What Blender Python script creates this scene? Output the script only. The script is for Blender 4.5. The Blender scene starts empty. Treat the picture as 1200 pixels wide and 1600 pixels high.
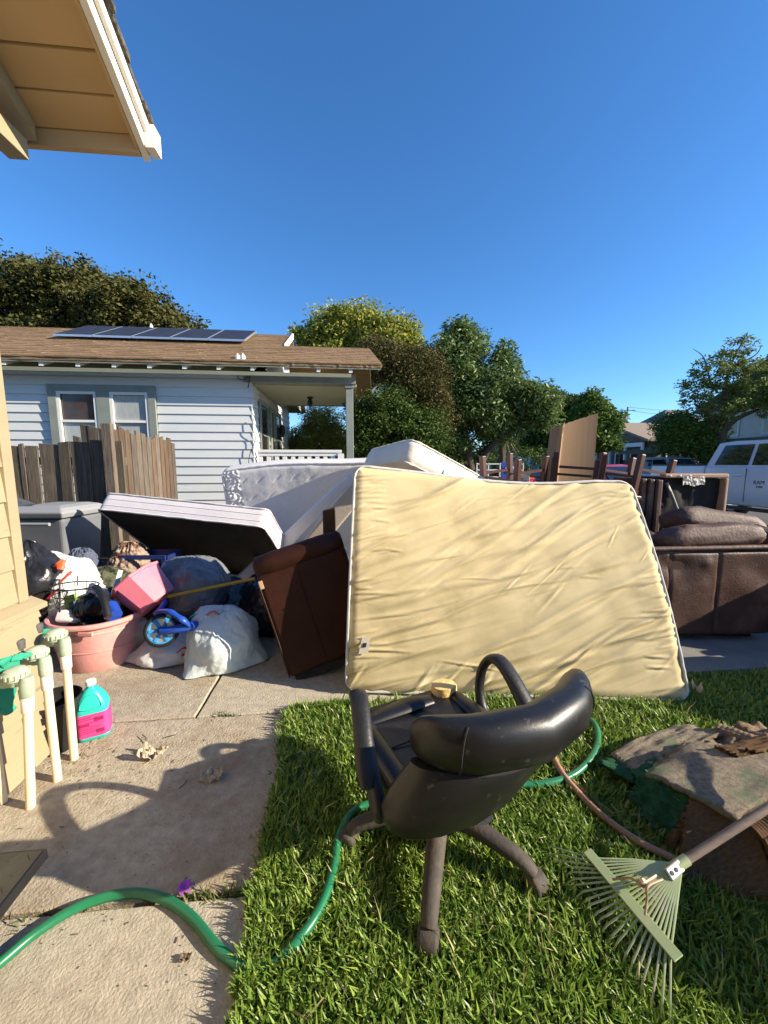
import bpy, math, random
import numpy as np
from mathutils import Vector, Matrix, noise
R = math.radians
random.seed(7)
rng = np.random.default_rng(7)
scene = bpy.context.scene
COL = scene.collection

# ------------------------------------------------------------------ camera, sky, sun, exposure
CAM_H, PITCH, F = 1.4, 7.0, 600.0
cd = bpy.data.cameras.new('camera'); cam = bpy.data.objects.new('camera', cd); COL.objects.link(cam)
cam.location = (0, 0, CAM_H); cam.rotation_euler = (R(90 - PITCH), 0, 0)
cd.sensor_fit = 'HORIZONTAL'; cd.sensor_width = 36; cd.lens = 18.0
cd.clip_start = 0.05; cd.clip_end = 3000
scene.camera = cam
SUN = Vector((0.982, -0.185, 0.452)).normalized()
world = bpy.data.worlds.new('World'); scene.world = world; world.use_nodes = True
wn = world.node_tree.nodes; wl = world.node_tree.links
sky = wn.new('ShaderNodeTexSky'); sky.sky_type = 'NISHITA'; sky.sun_disc = False
sky.sun_elevation = math.asin(SUN.z); sky.sun_rotation = math.atan2(SUN.x, SUN.y)
sky.altitude = 0; sky.air_density = 1.0; sky.dust_density = 0.1; sky.ozone_density = 7.0
hs = wn.new('ShaderNodeHueSaturation'); hs.inputs['Saturation'].default_value = 1.09
wl.new(sky.outputs[0], hs.inputs['Color']); wl.new(hs.outputs[0], wn['Background'].inputs[0]); wn['Background'].inputs[1].default_value = 0.11
sd = bpy.data.lights.new('sun', 'SUN'); sd.energy = 5.0; sd.angle = R(0.53); sd.color = (1.0, 0.87, 0.68)
so = bpy.data.objects.new('sun', sd); COL.objects.link(so)
so.rotation_euler = SUN.to_track_quat('Z', 'Y').to_euler(); so.location = (20, -4, 10)
scene.view_settings.view_transform = 'Standard'; scene.view_settings.look = 'None'
scene.view_settings.gamma = 1; scene.view_settings.exposure = 1.1
scene.cycles.max_bounces = 7; scene.cycles.transparent_max_bounces = 6

# ------------------------------------------------------------------ helpers
_c, _s = math.cos(R(PITCH)), math.sin(R(PITCH))
def ray(px, py):
    u = 800 - py
    return (px - 600, F*_c + u*_s, u*_c - F*_s)
def at(px, py, Y):                       # point of the place seen at a pixel, at depth Y
    r = ray(px, py); t = Y/r[1]
    return Vector((r[0]*t, Y, CAM_H + r[2]*t))
def gd(px, py, z=0.0):                   # the same, at height z
    r = ray(px, py); t = (z - CAM_H)/r[2]
    return Vector((r[0]*t, r[1]*t, z))
ANG = R(5.5); CA, SA = math.cos(ANG), math.sin(ANG)
def S(u, v, z=0.0):                      # street grid -> world
    return Vector((u*CA - v*SA, u*SA + v*CA, z))
def lerp(a, b, t): return a + (b - a)*t

WM = {}
def tag(o, label=None, cat=None, group=None, kind=None):
    if label: o['label'] = label
    if cat: o['category'] = cat
    if group: o['group'] = group
    if kind: o['kind'] = kind
    return o
def thing(name, label, cat, loc=(0, 0, 0), rotz=0, group=None, kind=None):
    o = bpy.data.objects.new(name, None); COL.objects.link(o); o.empty_display_size = 0.1
    o.location = loc; o.rotation_euler = (0, 0, rotz)
    WM[o.name] = Matrix.Translation(Vector(loc)) @ Matrix.Rotation(rotz, 4, 'Z')
    return tag(o, label, cat, group, kind)
def link(name, me, mat, parent=None, world=True):
    o = bpy.data.objects.new(name, me); COL.objects.link(o)
    if mat is not None: me.materials.append(mat)
    m = Matrix.Identity(4)
    if parent is not None:
        o.parent = parent
        if world: o.matrix_parent_inverse = WM[parent.name].inverted()
        else: m = WM[parent.name].copy()
    WM[o.name] = m
    return o
def copy_tree(o, parent=None, M=None):
    c = o.copy(); COL.objects.link(c)
    if parent is not None:
        c.parent = parent; c.matrix_parent_inverse = o.matrix_parent_inverse.copy()
    WM[c.name] = WM[o.name]
    for ch in list(o.children): copy_tree(ch, c)
    return c

class MB:
    def __init__(s): s.v = []; s.f = []
    def add(s, vs, fs):
        o = len(s.v); s.v += [tuple(v) for v in vs]; s.f += [tuple(i + o for i in f) for f in fs]; return s
    def box(s, c, d, rot=None):
        x, y, z = d[0]/2, d[1]/2, d[2]/2
        p = [Vector(q) for q in ((-x,-y,-z),(x,-y,-z),(x,y,-z),(-x,y,-z),(-x,-y,z),(x,-y,z),(x,y,z),(-x,y,z))]
        if rot is not None: p = [rot @ q for q in p]
        return s.hexa([q + Vector(c) for q in p])
    def b2(s, x0, x1, y0, y1, z0, z1): return s.box(((x0+x1)/2,(y0+y1)/2,(z0+z1)/2),(x1-x0,y1-y0,z1-z0))
    def hexa(s, p): return s.add(p, [(0,3,2,1),(4,5,6,7),(0,1,5,4),(1,2,6,5),(2,3,7,6),(3,0,4,7)])
    def tube(s, pts, r, n=8, closed=False, cap=True, flat=1.0, up=None):
        pts = [Vector(p) for p in pts]; m = len(pts)
        rr = r if isinstance(r, (list, tuple)) else [r]*m
        tg = []
        for i in range(m):
            a = pts[(i-1) % m] if (closed or i > 0) else pts[0]
            b = pts[(i+1) % m] if (closed or i < m-1) else pts[-1]
            t = b - a; tg.append(t.normalized() if t.length > 1e-9 else Vector((0,0,1)))
        nrm = Vector(up) if up is not None else (Vector((0,0,1)) if abs(tg[0].z) < .9 else Vector((1,0,0)))
        rings = []
        for i in range(m):
            nrm = (nrm - tg[i]*nrm.dot(tg[i]))
            nrm = nrm.normalized() if nrm.length > 1e-6 else tg[i].orthogonal().normalized()
            bn = tg[i].cross(nrm)
            rings.append([pts[i] + (nrm*math.cos(2*math.pi*k/n)*flat + bn*math.sin(2*math.pi*k/n))*rr[i] for k in range(n)])
        return s.loft(rings, cap and not closed, cap and not closed, closed)
    def loft(s, rings, c0=True, c1=True, loop=False):
        n = len(rings[0]); m = len(rings); vs = [v for r in rings for v in r]; fs = []
        for i in range(m if loop else m-1):
            j = (i+1) % m
            for k in range(n):
                l = (k+1) % n; fs.append((i*n+k, i*n+l, j*n+l, j*n+k))
        if c0: fs.append(tuple(range(n-1, -1, -1)))
        if c1: fs.append(tuple((m-1)*n + k for k in range(n)))
        return s.add(vs, fs)
    def lathe(s, prof, n=24, M=None, c0=False, c1=False, ex=1.0, ey=1.0):
        M = M or Matrix.Identity(4)
        rings = [[M @ Vector((r*ex*math.cos(2*math.pi*k/n), r*ey*math.sin(2*math.pi*k/n), z)) for k in range(n)] for r, z in prof]
        return s.loft(rings, c0, c1)
    def prism(s, poly, h, M=None):
        M = M or Matrix.Identity(4)
        return s.loft([[M @ Vector((x, y, 0)) for x, y in poly], [M @ Vector((x, y, h)) for x, y in poly]])
    def sheet(s, fn, nu, nv, flip=False):
        vs = [fn(i/nu, j/nv) for j in range(nv+1) for i in range(nu+1)]
        fs = []
        for j in range(nv):
            for i in range(nu):
                a = j*(nu+1)+i; q = (a, a+1, a+nu+2, a+nu+1); fs.append(q[::-1] if flip else q)
        return s.add(vs, fs)
    def mesh(s, name, smooth=0):
        me = bpy.data.meshes.new(name); me.from_pydata(s.v, [], s.f); me.update()
        if smooth:
            me.polygons.foreach_set('use_smooth', [True]*len(me.polygons))
            me.set_sharp_from_angle(angle=R(smooth))
        return me
    def build(s, name, mat, parent=None, world=True, smooth=0, bevel=0, seg=2, solid=0, sub=0):
        o = link(name, s.mesh(name, smooth), mat, parent, world)
        if solid:
            m = o.modifiers.new('t', 'SOLIDIFY'); m.thickness = solid; m.offset = -1
        if bevel:
            m = o.modifiers.new('b', 'BEVEL'); m.width = bevel; m.segments = seg; m.limit_method = 'ANGLE'; m.angle_limit = R(35)
        if sub:
            m = o.modifiers.new('s', 'SUBSURF'); m.levels = sub; m.render_levels = sub
        return o

def frame(o, ex, ey):                    # matrix from an origin, an x axis and a rough y axis
    ex = Vector(ex).normalized(); ez = ex.cross(Vector(ey)).normalized(); ey = ez.cross(ex)
    m = Matrix((ex, ey, ez)).transposed().to_4x4(); m.translation = Vector(o); return m
def spline(pts, n=8):
    P = [Vector(p) for p in pts]; out = []
    for i in range(len(P)-1):
        a, b, c, d = P[max(i-1, 0)], P[i], P[i+1], P[min(i+2, len(P)-1)]
        for k in range(n):
            t = k/n
            out.append(.5*((2*b) + (c-a)*t + (2*a-5*b+4*c-d)*t*t + (3*b-a-3*c+d)*t**3))
    out.append(P[-1]); return out
def nz(p, sc=1.0, seed=0.0): return noise.noise(Vector(p)*sc + Vector((seed*7.3, seed*3.1, seed*5.7)))
def fbm(p, sc=1.0, seed=0.0): return nz(p, sc, seed) + .5*nz(p, sc*2.1, seed+1) + .25*nz(p, sc*4.3, seed+2)

# ------------------------------------------------------------------ materials
MATS = {}
def mk(name, c1, c2=None, sc=6, rough=.7, bump=0.0, bsc=None, metal=0.0, stretch=(1, 1, 1), detail=5, vary=0.0,
       c3=None, dsc=1.2, dlo=.5, dhi=.7, spec=.4, trans=0.0, island=False, coat=0.0, lo=.3, hi=.7, bdist=.01):
    m = bpy.data.materials.new(name); m.use_nodes = True; N = m.node_tree.nodes; L = m.node_tree.links
    b = N['Principled BSDF']; out = N['Material Output']
    tc = N.new('ShaderNodeTexCoord'); mp = N.new('ShaderNodeMapping'); mp.inputs['Scale'].default_value = stretch
    L.new(tc.outputs['Object'], mp.inputs[0])
    def noise_n(scale, det=detail, src=mp):
        n = N.new('ShaderNodeTexNoise'); n.inputs['Scale'].default_value = scale; n.inputs['Detail'].default_value = det
        n.inputs['Roughness'].default_value = .6; L.new(src.outputs[0], n.inputs['Vector']); return n
    def mixc(fac, a, bb, typ='MIX'):
        x = N.new('ShaderNodeMix'); x.data_type = 'RGBA'; x.blend_type = typ
        for sock, val in ((0, fac), (6, a), (7, bb)):
            if isinstance(val, (tuple, list)): x.inputs[sock].default_value = (*val[:3], 1)
            elif isinstance(val, (int, float)): x.inputs[sock].default_value = val
            else: L.new(val, x.inputs[sock])
        return x.outputs[2]
    def mrange(src, a, bb, c=0, d=1):
        r = N.new('ShaderNodeMapRange'); r.inputs[1].default_value = a; r.inputs[2].default_value = bb
        r.inputs[3].default_value = c; r.inputs[4].default_value = d; L.new(src, r.inputs[0]); return r.outputs[0]
    col = None
    if c2 is not None:
        if island:
            g = N.new('ShaderNodeNewGeometry'); f0 = g.outputs['Random Per Island']
        else: f0 = mrange(noise_n(sc).outputs[0], lo, hi)
        col = mixc(f0, c1, c2)
    if c3 is not None:
        f1 = mrange(noise_n(dsc, 7).outputs[0], dlo, dhi)
        col = mixc(f1, col if col is not None else c1, c3)
    if vary:
        oi = N.new('ShaderNodeObjectInfo'); f2 = mrange(oi.outputs['Random'], 0, 1, 1-vary, 1+vary)
        h = N.new('ShaderNodeHueSaturation'); L.new(f2, h.inputs['Value'])
        if col is not None: L.new(col, h.inputs['Color'])
        else: h.inputs['Color'].default_value = (*c1, 1)
        col = h.outputs[0]
    if col is not None: L.new(col, b.inputs['Base Color'])
    else: b.inputs['Base Color'].default_value = (*c1, 1)
    b.inputs['Roughness'].default_value = rough; b.inputs['Metallic'].default_value = metal
    b.inputs['Specular IOR Level'].default_value = spec
    if coat: b.inputs['Coat Weight'].default_value = coat; b.inputs['Coat Roughness'].default_value = .08
    if bump:
        bp = N.new('ShaderNodeBump'); bp.inputs['Strength'].default_value = bump; bp.inputs['Distance'].default_value = bdist
        L.new(noise_n(bsc or sc*3, 6).outputs[0], bp.inputs['Height']); L.new(bp.outputs[0], b.inputs['Normal'])
    if trans:
        t = N.new('ShaderNodeBsdfTranslucent'); mx = N.new('ShaderNodeMixShader'); mx.inputs[0].default_value = trans
        if col is not None: L.new(col, t.inputs[0])
        else: t.inputs[0].default_value = (*c1, 1)
        L.new(b.outputs[0], mx.inputs[1]); L.new(t.outputs[0], mx.inputs[2]); L.new(mx.outputs[0], out.inputs[0])
    MATS[name] = m
    return m

# painted, wooden and mineral surfaces
mk('concrete', (.34,.30,.23), (.50,.45,.35), sc=26, rough=.93, bump=.9, bsc=110, c3=(.35,.285,.20), dsc=1.0, dlo=.52, dhi=.78, detail=10, bdist=.007, spec=.2)
mk('concrete_old', (.32,.275,.205), (.49,.435,.335), sc=24, rough=.95, bump=1.0, bsc=90, c3=(.26,.18,.105), dsc=2.2, dlo=.47, dhi=.74, detail=10, bdist=.009, spec=.2)
mk('pavement', (.16,.155,.14), (.22,.21,.19), sc=4, rough=.92, bump=.3, bsc=80)
mk('soil', (.09,.06,.035), (.15,.105,.06), sc=9, rough=1, bump=.6, bsc=40)
mk('earth', (.16,.15,.07), (.24,.20,.11), sc=.6, rough=1, bump=.3, bsc=8)
mk('asphalt', (.055,.055,.057), (.085,.083,.08), sc=6, rough=.9, bump=.3, bsc=120)
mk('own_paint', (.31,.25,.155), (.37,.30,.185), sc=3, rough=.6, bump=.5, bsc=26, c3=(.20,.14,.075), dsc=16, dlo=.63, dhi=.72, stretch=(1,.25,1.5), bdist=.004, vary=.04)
mk('soffit_paint', (.48,.325,.155), (.54,.37,.185), sc=4, rough=.7, bump=.2, bsc=20, c3=(.36,.22,.10), dsc=14, dlo=.68, dhi=.8, stretch=(.3,1,1), vary=.05)
mk('white_trim', (.74,.70,.62), (.80,.77,.70), sc=6, rough=.55, bump=.15, bsc=30, c3=(.52,.47,.40), dsc=11, dlo=.64, dhi=.78)
mk('roof_edge', (.035,.032,.03), (.19,.17,.145), sc=38, rough=1, bump=1.0, bsc=60, bdist=.02)
mk('siding', (.56,.59,.595), (.63,.655,.655), sc=3, rough=.55, bump=.1, bsc=18, c3=(.42,.42,.40), dsc=7, dlo=.62, dhi=.8, stretch=(.3,1,1.4), vary=.03)
mk('grey_trim', (.20,.225,.20), (.25,.275,.245), sc=5, rough=.6, bump=.1)
mk('eave_olive', (.20,.21,.15), (.24,.25,.18), sc=4, rough=.7)
mk('porch_paint', (.36,.36,.27), (.42,.41,.32), sc=3, rough=.7)
mk('rail_white', (.72,.72,.70), (.78,.77,.74), sc=6, rough=.6)
mk('shingle_brown', (.20,.125,.065), (.31,.205,.115), sc=16, rough=1, bump=.7, bsc=26, stretch=(.35,2.2,2.2), c3=(.15,.095,.05), dsc=2.5, dlo=.5, dhi=.75, bdist=.02)
mk('shingle_grey', (.12,.115,.105), (.19,.18,.16), sc=9, rough=1, bump=.4, bsc=20)
mk('shingle_tan', (.22,.17,.125), (.29,.23,.17), sc=9, rough=1, bump=.4, bsc=20)
mk('solar_cell', (.022,.024,.030), (.036,.038,.046), sc=5, rough=.5, spec=.25)
mk('alu', (.62,.63,.65), (.72,.73,.74), sc=8, rough=.35, metal=.8)
mk('dark_glass', (.018,.016,.015), (.035,.028,.024), sc=3, rough=.08, spec=.7)
mk('curtain_glass', (.32,.35,.35), (.42,.45,.45), sc=7, rough=.15, spec=.6, stretch=(5,1,.6))
mk('brown_glass', (.045,.025,.018), (.075,.045,.032), sc=5, rough=.12, spec=.6)
mk('fence_wood', (.06,.049,.038), (.185,.152,.118), sc=14, rough=.95, bump=.7, bsc=40, stretch=(5,5,.32), vary=.28, c3=(.08,.058,.04), dsc=5, dlo=.52, dhi=.72, detail=8)
mk('fence_wood_red', (.055,.036,.023), (.165,.115,.08), sc=14, rough=.95, bump=.7, bsc=40, stretch=(5,5,.32), vary=.25, c3=(.10,.055,.03), dsc=5, dlo=.52, dhi=.72, detail=8)
mk('plate_grey', (.16,.17,.165), (.20,.21,.20), sc=8, rough=.5, metal=.3)
mk('black_iron', (.012,.012,.013), None, rough=.5)
# soft furnishings
mk('tick_yellow', (.555,.455,.25), (.66,.55,.325), sc=2.6, rough=.85, bump=.4, bsc=170, c3=(.37,.295,.15), dsc=3.0, dlo=.50, dhi=.80, detail=8, bdist=.004, spec=.25)
mk('tick_side', (.40,.34,.27), (.47,.41,.33), sc=5, rough=.9, bump=.3, bsc=60)
mk('piping_grey', (.50,.49,.48), (.62,.61,.60), sc=20, rough=.8)
mk('tick_white', (.66,.64,.62), (.72,.70,.68), sc=4, rough=.6, bump=.25, bsc=35, spec=.45)
mk('tick_ivory', (.70,.64,.54), (.77,.71,.61), sc=4, rough=.7, bump=.25, bsc=45)
mk('box_white', (.60,.58,.62), (.66,.64,.67), sc=5, rough=.8, bump=.15, bsc=60, c3=(.48,.42,.38), dsc=3, dlo=.62, dhi=.8)
mk('dust_black', (.010,.009,.009), (.024,.021,.019), sc=7, rough=.85, bump=.4, bsc=12)
mk('leather_red', (.020,.0048,.0022), (.036,.0095,.0045), sc=5, rough=.55, bump=.2, bsc=70, spec=.25)
mk('leather_brown', (.058,.026,.017), (.092,.044,.030), sc=4, rough=.5, bump=.3, bsc=70, c3=(.17,.105,.08), dsc=3.5, dlo=.52, dhi=.75, spec=.4)
mk('leather_dusty', (.055,.025,.018), (.10,.054,.042), sc=5, rough=.62, bump=.4, bsc=45, c3=(.15,.092,.074), dsc=6, dlo=.5, dhi=.72)
mk('torn_tan', (.45,.28,.17), (.52,.33,.22), sc=20, rough=.9)
mk('black_vinyl', (.007,.007,.0075), (.014,.0137,.0135), sc=7, rough=.36, bump=.13, bsc=170, c3=(.065,.06,.052), dsc=30, dlo=.63, dhi=.72, spec=.45, bdist=.003)
mk('black_plastic', (.012,.012,.013), (.02,.02,.02), sc=10, rough=.42, bump=.15, bsc=90)
mk('dusty_base', (.038,.033,.028), (.072,.060,.048), sc=9, rough=.75, bump=.3, bsc=70, c3=(.125,.10,.075), dsc=7, dlo=.5, dhi=.75)
mk('foam', (.72,.47,.17), (.80,.56,.24), sc=14, rough=.95, bump=.6, bsc=45)
# wood, card
mk('wood_red', (.045,.012,.006), (.080,.022,.011), sc=12, rough=.42, stretch=(6,6,.5), spec=.5)
mk('wood_dark', (.03,.014,.009), (.055,.026,.016), sc=12, rough=.5, stretch=(6,6,.5))
mk('card', (.30,.185,.10), (.35,.22,.125), sc=3, rough=.9, bump=.12, bsc=9, stretch=(9,1,.4))
mk('card_white', (.60,.54,.45), (.66,.60,.51), sc=5, rough=.85)
mk('print_dark', (.03,.03,.035), None, rough=.8)
# plastics
mk('bag_white', (.84,.84,.85), (.88,.88,.88), sc=6, rough=.25, trans=.30, bump=.6, bsc=26, spec=.5)
mk('bag_teal', (.72,.84,.84), (.88,.91,.91), sc=4, rough=.25, trans=.30, bump=.7, bsc=26, c3=(.40,.62,.61), dsc=4, dlo=.52, dhi=.72)
mk('bag_clear', (.42,.38,.33), (.58,.53,.48), sc=6, rough=.28, trans=.35, bump=.5, bsc=22, c3=(.25,.22,.19), dsc=5)
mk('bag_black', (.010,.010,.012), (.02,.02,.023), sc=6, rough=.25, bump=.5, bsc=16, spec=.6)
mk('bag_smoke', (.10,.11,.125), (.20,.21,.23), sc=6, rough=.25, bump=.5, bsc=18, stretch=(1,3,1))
mk('tie_red', (.50,.015,.02), None, rough=.45)
mk('tie_orange', (.72,.10,.03), None, rough=.5)
mk('tub_pink', (.60,.25,.22), (.68,.33,.30), sc=5, rough=.62, bump=.2, bsc=40, c3=(.72,.45,.36), dsc=6, dlo=.5, dhi=.74)
mk('bucket_pink', (.66,.17,.235), (.72,.215,.285), sc=5, rough=.5, bump=.12, bsc=30, c3=(.52,.20,.19), dsc=4, dlo=.5, dhi=.72)
mk('teal_plastic', (.02,.42,.36), (.03,.50,.43), sc=4, rough=.35)
mk('label_pink', (.68,.05,.22), (.74,.075,.27), sc=6, rough=.5)
mk('print_maroon', (.30,.01,.08), None, rough=.6)
mk('cap_white', (.78,.74,.72), None, rough=.5)
mk('pvc', (.76,.62,.40), (.82,.69,.47), sc=5, rough=.5, c3=(.60,.47,.29), dsc=9, dlo=.6, dhi=.75)
mk('pvc_white', (.78,.72,.62), None, rough=.5)
mk('valve_green', (.30,.37,.27), (.38,.45,.335), sc=8, rough=.65, bump=.2, c3=(.46,.49,.38), dsc=9, dlo=.5, dhi=.7)
mk('knob_grey', (.06,.06,.055), (.10,.095,.085), sc=12, rough=.7, bump=.3)
mk('brass', (.33,.25,.13), None, rough=.5, metal=.4)
mk('cloth_green', (.02,.26,.16), (.035,.34,.22), sc=9, rough=.85, bump=.4, bsc=60)
mk('hose_green', (.012,.13,.055), (.02,.19,.085), sc=7, rough=.32, spec=.5, c3=(.10,.24,.15), dsc=5, dlo=.6, dhi=.8)
mk('hose_terra', (.36,.175,.105), (.44,.23,.15), sc=8, rough=.6, c3=(.30,.19,.13), dsc=6)
mk('rake_green', (.33,.42,.20), (.42,.49,.26), sc=9, rough=.5, metal=.1, c3=(.45,.45,.33), dsc=8)
mk('handle_wood', (.15,.115,.095), (.24,.19,.155), sc=12, rough=.8, bump=.25, bsc=30, stretch=(.4,3,3))
mk('steel', (.45,.45,.44), (.55,.55,.54), sc=9, rough=.35, metal=.9)
mk('wire_tan', (.42,.30,.19), None, rough=.5, metal=.3)
mk('carpet_brown', (.18,.13,.085), (.37,.28,.19), sc=55, rough=1, bump=1.0, bsc=220, c3=(.16,.105,.065), dsc=7, dlo=.48, dhi=.72, detail=8, spec=.1)
mk('carpet_tan', (.13,.078,.042), (.26,.16,.09), sc=55, rough=1, bump=1.0, bsc=240, c3=(.13,.075,.04), dsc=6, dlo=.5, dhi=.75, stretch=(1,3,1), spec=.1)
mk('turf_green', (.016,.07,.032), (.045,.135,.072), sc=30, rough=1, bump=1.0, bsc=160, spec=.1)
mk('turf_worn', (.18,.15,.11), (.38,.32,.24), sc=60, rough=1, bump=1.0, bsc=240, c3=(.13,.20,.115), dsc=5, dlo=.54, dhi=.70, detail=8, spec=.1)
mk('toy_blue', (.012,.055,.33), (.02,.075,.42), sc=5, rough=.35)
mk('toy_cyan', (.04,.28,.62), None, rough=.4)
mk('rubber', (.012,.012,.012), None, rough=.7)
mk('crate_blue', (.010,.025,.13), None, rough=.5)
mk('broom_yellow', (.55,.33,.03), None, rough=.45)
mk('stick_white', (.70,.68,.62), None, rough=.6)
mk('camo', (.03,.033,.02), (.085,.095,.05), sc=16, rough=.95, bump=.4, lo=.45, hi=.55, c3=(.02,.02,.015), dsc=14, dlo=.55, dhi=.6)
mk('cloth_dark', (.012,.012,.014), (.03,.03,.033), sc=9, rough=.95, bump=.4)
mk('cloth_floral', (.30,.24,.18), (.13,.06,.045), sc=18, rough=.95, lo=.48, hi=.54)
mk('denim', (.06,.075,.12), (.10,.12,.18), sc=20, rough=.95)
mk('notebook_green', (.28,.46,.05), (.40,.60,.10), sc=9, rough=.6)
mk('jug_white', (.72,.73,.74), None, rough=.4, trans=.25)
mk('grey_bin', (.13,.14,.16), (.17,.18,.20), sc=4, rough=.45, bump=.1)
mk('bin_lid', (.27,.28,.29), None, rough=.45)
mk('plate_black', (.05,.047,.04), (.085,.08,.066), sc=6, rough=.38, metal=.35, bump=.15)
mk('edge_black', (.015,.015,.016), None, rough=.45)
mk('dry_leaf', (.38,.31,.22), (.52,.44,.33), sc=30, rough=.9, bump=.5)
mk('petal', (.48,.10,.62), None, rough=.7, trans=.3)
# vegetation
mk('grass', (.07,.16,.018), (.33,.44,.09), island=True, rough=.42, trans=.33, spec=.4)
mk('straw', (.36,.30,.14), (.50,.44,.22), island=True, rough=.7, trans=.2)
mk('weed', (.09,.13,.03), (.20,.20,.07), island=True, rough=.6, trans=.3)
mk('leaf_olive', (.045,.052,.014), (.12,.115,.034), island=True, spec=.15, rough=.6, trans=.18)
mk('leaf_lime', (.18,.22,.03), (.38,.38,.08), island=True, spec=.15, rough=.6, trans=.3)
mk('leaf_russet', (.055,.075,.018), (.135,.10,.038), island=True, spec=.15, rough=.6, trans=.2)
mk('leaf_dark', (.026,.056,.010), (.098,.145,.032), island=True, spec=.12, rough=.6, trans=.18)
mk('leaf_walnut', (.06,.115,.026), (.19,.26,.085), island=True, spec=.3, rough=.5, trans=.25)
mk('leaf_mid', (.05,.105,.018), (.15,.23,.045), island=True, spec=.2, rough=.5, trans=.25)
mk('leaf_feather', (.08,.125,.022), (.24,.27,.065), island=True, spec=.2, rough=.5, trans=.28)
mk('bark', (.055,.042,.03), (.10,.078,.058), sc=10, rough=1, bump=.6, stretch=(3,3,.6))
# far things
mk('car_white', (.60,.60,.66), (.64,.64,.69), sc=1, rough=.3, coat=.6)
mk('car_red', (.40,.008,.02), None, rough=.28, coat=.8)
mk('car_silver', (.30,.33,.37), None, rough=.3, metal=.4, coat=.6)
mk('car_glass', (.012,.015,.02), None, rough=.06, spec=.8)
mk('chrome', (.6,.6,.62), None, rough=.2, metal=1)
mk('tail_red', (.35,.01,.01), None, rough=.25)
mk('house_green', (.075,.095,.085), (.10,.12,.105), sc=3, rough=.7)
mk('house_blue', (.20,.30,.36), (.25,.35,.41), sc=3, rough=.7)
mk('house_grey', (.34,.34,.31), (.40,.40,.36), sc=3, rough=.7)
mk('house_cream', (.50,.49,.44), (.56,.55,.50), sc=3, rough=.7)
mk('far_white', (.62,.62,.60), None, rough=.6)
mk('pole_wood', (.10,.085,.07), None, rough=.9)
mk('sign_blue', (.03,.07,.32), None, rough=.5)
mk('red_plastic', (.32,.012,.02), None, rough=.45)

# ================================================================== the setting
def poly_sheet(name, pts, z, mat, parent=None, kind='structure', thick=.0):
    mb = MB()
    if thick: mb.loft([[Vector((p[0], p[1], z-thick)) for p in pts], [Vector((p[0], p[1], z)) for p in pts]])
    else: mb.add([Vector((p[0], p[1], z)) for p in pts], [tuple(range(len(pts)))])
    o = mb.build(name, mat, parent)
    if parent is None: tag(o, kind=kind)
    return o
poly_sheet('ground', [(-1500,-1500),(1500,-1500),(1500,1500),(-1500,1500)], -.06, MATS['earth'])
KERB = 8.75
def strip(name, u0, u1, z, mat, v0=-60, v1=400, thick=0, parent=None):
    return poly_sheet(name, [S(u0,v0), S(u1,v0), S(u1,v1), S(u0,v1)], z, mat, parent, thick=thick)
strip('road', KERB, 17.4, -.052, MATS['asphalt'])
strip('kerb', KERB-.16, KERB, 0.03, MATS['pavement'], thick=.12)
o = strip('kerb', 17.4, 17.56, 0.03, MATS['pavement'], thick=.12)
strip('pavement', 17.56, 19.4, .01, MATS['pavement'], thick=.1)
strip('pavement', 6.1, 7.5, -.012, MATS['pavement'], thick=.05)

# concrete path and forecourt, slab by slab
path = thing('concrete_path', None, None, S(-.8, 1.5), ANG, kind='structure')
def slab(u0, u1, v0, v1, mat, du=0, dz=0.0, name='slab'):
    g = .007; mb = MB(); nu, nv = 10, 12
    # chipped edges: the outline wanders a few millimetres
    def P(u, v, z): return S(u, v, z)
    out = []
    n = 26
    def edge(a, b):
        for i in range(n):
            t = i/n; u = lerp(a[0], b[0], t); v = lerp(a[1], b[1], t)
            j = .006*nz((u*9, v*9, du), 1.0); out.append((u + j, v + .8*j + .004*nz((u*31, v*31, 1))))
    u0 += g; u1 -= g; v0 += g; v1 -= g
    edge((u0, v0), (u1, v0)); edge((u1, v0), (u1, v1)); edge((u1, v1), (u0, v1)); edge((u0, v1), (u0, v0))
    inner = [(u + (.006 if u < (u0+u1)/2 else -.006), v + (.006 if v < (v0+v1)/2 else -.006)) for u, v in out]
    mb.loft([[P(u, v, -.09) for u, v in out], [P(u, v, dz-.006) for u, v in out], [P(u, v, dz) for u, v in inner]], False, True)
    return mb.build(name, MATS[mat], path)
slab(-1.60, -.14, -1.6, 1.145, 'concrete', 1)
slab(-1.60, -.14, 1.15, 2.085, 'concrete_old', 2, -.002)
slab(-4.6, -.86, 2.085, 5.0, 'concrete_old', 3)
slab(-.86, 2.1, 2.085, 5.2, 'concrete', 4, -.002)
slab(2.1, 4.1, 2.42, 5.2, 'pavement', 5, -.004)
slab(4.1, 6.1, 2.42, 5.2, 'pavement', 6, 0)
slab(2.1, 6.1, 2.22, 2.42, 'pavement', 7, .02)
poly_sheet('joint_soil', [S(-4.7,-1.7), S(6.2,-1.7), S(6.2,5.3), S(-4.7,5.3)], -.03, MATS['soil'])
E2 = 'lawn'
LAWN = [S(-.20,-1.5), S(6.0,-1.5), S(6.0,2.2), S(1.9,2.2), S(-.33,2.06)]
mb = MB(); 
poly_sheet('lawn', LAWN, -.004, MATS['soil'])

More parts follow.
